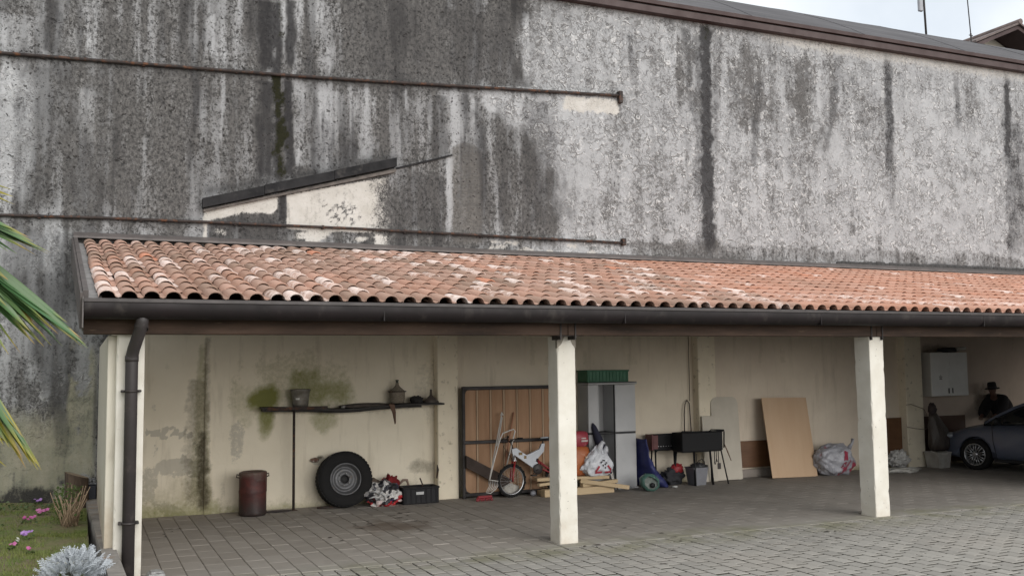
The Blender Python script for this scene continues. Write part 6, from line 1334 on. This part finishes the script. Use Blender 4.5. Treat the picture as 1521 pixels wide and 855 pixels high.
# ================================================================== MAN BEHIND THE CAR
def skinned(name, verts, edges, radii, mat_, parent, levels=2, root=0):
    me = bpy.data.meshes.new(name); me.from_pydata(verts, edges, []); o = bpy.data.objects.new(name, me); COL.objects.link(o)
    sk = o.modifiers.new('skin', 'SKIN'); sk.use_smooth_shade = True; sb_ = o.modifiers.new('sub', 'SUBSURF'); sb_.levels = levels; sb_.render_levels = levels
    for i, r in enumerate(radii): me.skin_vertices[0].data[i].radius = r if isinstance(r, tuple) else (r, r)
    me.skin_vertices[0].data[root].use_root = True
    dg = bpy.context.evaluated_depsgraph_get(); dg.update(); nm = bpy.data.meshes.new_from_object(o.evaluated_get(dg)); o.modifiers.clear(); o.data = nm; nm.name = name
    nm.materials.clear(); nm.materials.append(mat_)
    for p_ in nm.polygons: p_.use_smooth = True
    o.parent = parent; return o
MAN = thing('person', 'man in dark coat and brimmed hat bending forward behind the bonnet of the blue car', 'person', (18.72, -.02, 0))
m_skin = simple('skin', (.17, .09, .066), (.14, .075, .055), 20, .55, bump=.05); m_coat = simple('dark_coat', (.016, .014, .016), (.024, .021, .022), 6, .9, bump=.4); m_hat = simple('black_felt', (.012, .011, .012), (.02, .018, .018), 12, .95, bump=.2)
V = [(.06, 0, .93), (-.02, 0, 1.12), (-.15, 0, 1.30), (-.27, -.03, 1.41), (-.335, -.05, 1.475), (-.365, -.06, 1.56), (-.37, -.06, 1.645)]; E_ = [(0, 1), (1, 2), (2, 3), (3, 4), (4, 5), (5, 6)]; Rr = [(.15, .12), (.14, .11), (.15, .12), (.09, .08), .055, (.082, .072), (.075, .066)]
def chain(start, pts, rad):
    pr = start
    for p_, r in zip(pts, rad): V.append(p_); Rr.append(r); E_.append((pr, len(V)-1)); pr = len(V)-1
    return pr
for s_, sh, el, wr in ((-1, (-.20, -.19, 1.36), (-.42, -.30, 1.13), (-.66, -.34, 1.02)), (1, (-.20, .15, 1.36), (-.44, .12, 1.12), (-.68, -.02, 1.01))):
    w_ = chain(2, [sh, el, wr], [.065, .048, .032]); d_ = (Vector(wr)-Vector(el)).normalized(); sd_ = d_.cross(Vector((0, 0, 1))).normalized()
    pm = chain(w_, [tuple(Vector(wr)+d_*.06)], [(.040, .018)])
    for k, ln in enumerate((.070, .080, .075, .055)):
        b0 = Vector(wr)+d_*.09+sd_*(-.033+.022*k); chain(pm, [tuple(b0), tuple(b0+d_*ln*.55+Vector((0, 0, -.01))), tuple(b0+d_*ln+Vector((0, 0, -.03)))], [.010, .009, .007])
    chain(w_, [tuple(Vector(wr)+d_*.03+sd_*-.045*s_), tuple(Vector(wr)+d_*.075+sd_*-.062*s_)], [.012, .009])
    chain(0, [(.08, s_*.10, .86), (.03, s_*.11, .48), (.10, s_*.11, .09), (-.03, s_*.12, .04), (-.12, s_*.12, .03)], [.09, .06, .045, .042, .03])
bo_ = skinned('body', V, E_, Rr, m_skin, MAN)
fc = MB().blob((-.455, -.075, 1.545), (.022, .016, .028), .05, 2, 1, 2)
for s_ in (-1, 1): fc.blob((-.365+.0, -.06+s_*.082, 1.555), (.02, .012, .032), .05, 2, 2, 2)
fc.build('face_features', m_skin, MAN)
ey = MB()
for s_ in (-1, 1): ey.blob((-.437, -.066+s_*.032, 1.575), (.010, .011, .008), .0, 2, 2, 2)
ey.build('eyes', m_blk, MAN); MB().tube([(-.446, -.09, 1.500), (-.452, -.066, 1.502), (-.446, -.042, 1.500)], .005, 5).build('mouth', simple('lip', (.20, .08, .07), bump=0), MAN)
V = [(.10, 0, .74), (.08, 0, .95), (.0, 0, 1.14), (-.13, 0, 1.31), (-.25, -.02, 1.40), (-.20, -.20, 1.35), (-.41, -.31, 1.12), (-.63, -.35, 1.02), (-.20, .17, 1.35), (-.43, .13, 1.11), (-.65, -.01, 1.01)]; E_ = [(0, 1), (1, 2), (2, 3), (3, 4), (3, 5), (5, 6), (6, 7), (3, 8), (8, 9), (9, 10)]
skinned('coat', V, E_, [(.27, .22), (.265, .215), (.25, .20), (.22, .18), (.10, .095), .13, .125, .085, .13, .125, .085], m_coat, MAN)
V = []; E_ = []; Rr = []; V.append((.07, 0, .90)); Rr.append((.16, .13))
for s_ in (-1, 1): chain(0, [(.08, s_*.10, .84), (.03, s_*.11, .48), (.10, s_*.11, .10)], [.105, .08, .065])
skinned('trousers', V, E_, Rr, simple('dark_trousers', (.02, .02, .026), (.03, .03, .036), 8, .9), MAN)
MH = T(-.365, -.06, 1.60) @ Rot('Y', -.12)
MB().lathe([(.150, -.012), (.155, .0), (.14, .006), (.095, .012), (.092, .05), (.086, .115), (.07, .135), (.0, .118)], 28, MH).build('hat', m_hat, MAN); MB().lathe([(.096, .012), (.097, .04), (.094, .042)], 28, MH).build('hat_band', m_blk, MAN)

# ================================================================== BEYOND THE ROOF
def mast(px, label, box):
    y = 6.0; p_ = at(px, 48 if box else 62, y); z0 = 9.2+.66*(y-.13)-.0347*(y-.13)**2
    t = thing('antenna_mast', label, 'antenna', (p_.x, y, z0)); dx = -.006 if box else -.012
    if box:
        MB().tube([(0, 0, -.1), (-.05, 0, 1.6), (-.10, 0, 3.4)], .032, 8).build('pole', m_steel, t)
        MB().bbox(-.28, -.12, -.05, .05, 1.02, 2.1, .02).build('panel', simple('antenna_panel', (.34, .34, .36), (.28, .28, .30), 5, .5), t)
    else:
        MB().tube([(0, 0, -.1), (-.03, 0, .60)], .026, 8).build('pole', m_steel, t); MB().tube([(-.03, 0, .56), (-.12, 0, 2.0), (-.17, 0, 3.2)], .017, 7).build('upper_pole', m_steel, t)
        MB().tube([(-.10, 0, .54), (.05, 0, .54)], .016, 6).build('clamp', m_steel, t)
mast(1376, 'dark antenna pole with a grey panel box rising over the curved roof', True)
mast(1443.5, 'thin antenna pole with a small clamp near the brown house eaves', False)
HS = thing('house', 'cream house gable with brown eaves seen over the curved roof at the far right', 'house')
m_hw = simple('house_cream', (.56, .52, .44), (.5, .46, .39), 1.2, .9, world=True, bump=.1); m_he = simple('brown_eaves', (.055, .028, .026), (.04, .022, .02), 2, .7, world=True); m_ht = simple('house_tiles', (.16, .12, .11), (.10, .08, .075), 3, .8, world=True)
A0 = at(1449, 62, 12); A1 = at(1512, 38, 12); xl, zl, xr_, zr_ = A0.x, A0.z-.06, A1.x, A1.z
sl = (zr_-zl)/(xr_-xl); xe = 2*xr_-xl
MB().prism([(xl+.9, -.1), (xe-.9, -.1), (xe-.9, zl+sl*.9-.18), (xr_, zr_-.20), (xl+.9, zl+sl*.9-.18)], 13.2, 22).build('wall', m_hw, HS)
for s_ in (0, 1):
    f_ = (lambda x: x) if s_ == 0 else (lambda x: 2*xr_-x)
    MB().prism([(f_(xl), zl), (f_(xr_), zr_), (f_(xr_), zr_-.16), (f_(xl), zl-.16)], 12.0, 23).build('eaves_board', m_he, HS)
    MB().prism([(f_(xl-.08), zl+.005), (f_(xr_), zr_+.035), (f_(xr_), zr_+.12), (f_(xl-.08), zl+.09)], 11.9, 23.1).build('roof', m_ht, HS)
MB().tube([(xr_, 11.85, zr_+.13), (xr_, 23.1, zr_+.13)], .12, 8).build('ridge_tile', m_ht, HS)
p_ = at(1492, 70, 13.2); MB().prism([(xr_-1.15, zl-1.2), (xr_+1.15, zl-1.2), (xr_+1.15, zl+.02), (xr_, zl+.42), (xr_-1.15, zl+.02)], 13.17, 13.195).build('window', simple('dark_opening', (.05, .045, .042), (.035, .03, .03), 3, .3), HS)
for s_ in (-1, 1): MB().bbox(xr_+s_*1.15-.06, xr_+s_*1.15+.06, 13.14, 13.168, zl-1.2, zl+.05, .01).build('window_frame', m_he, HS)
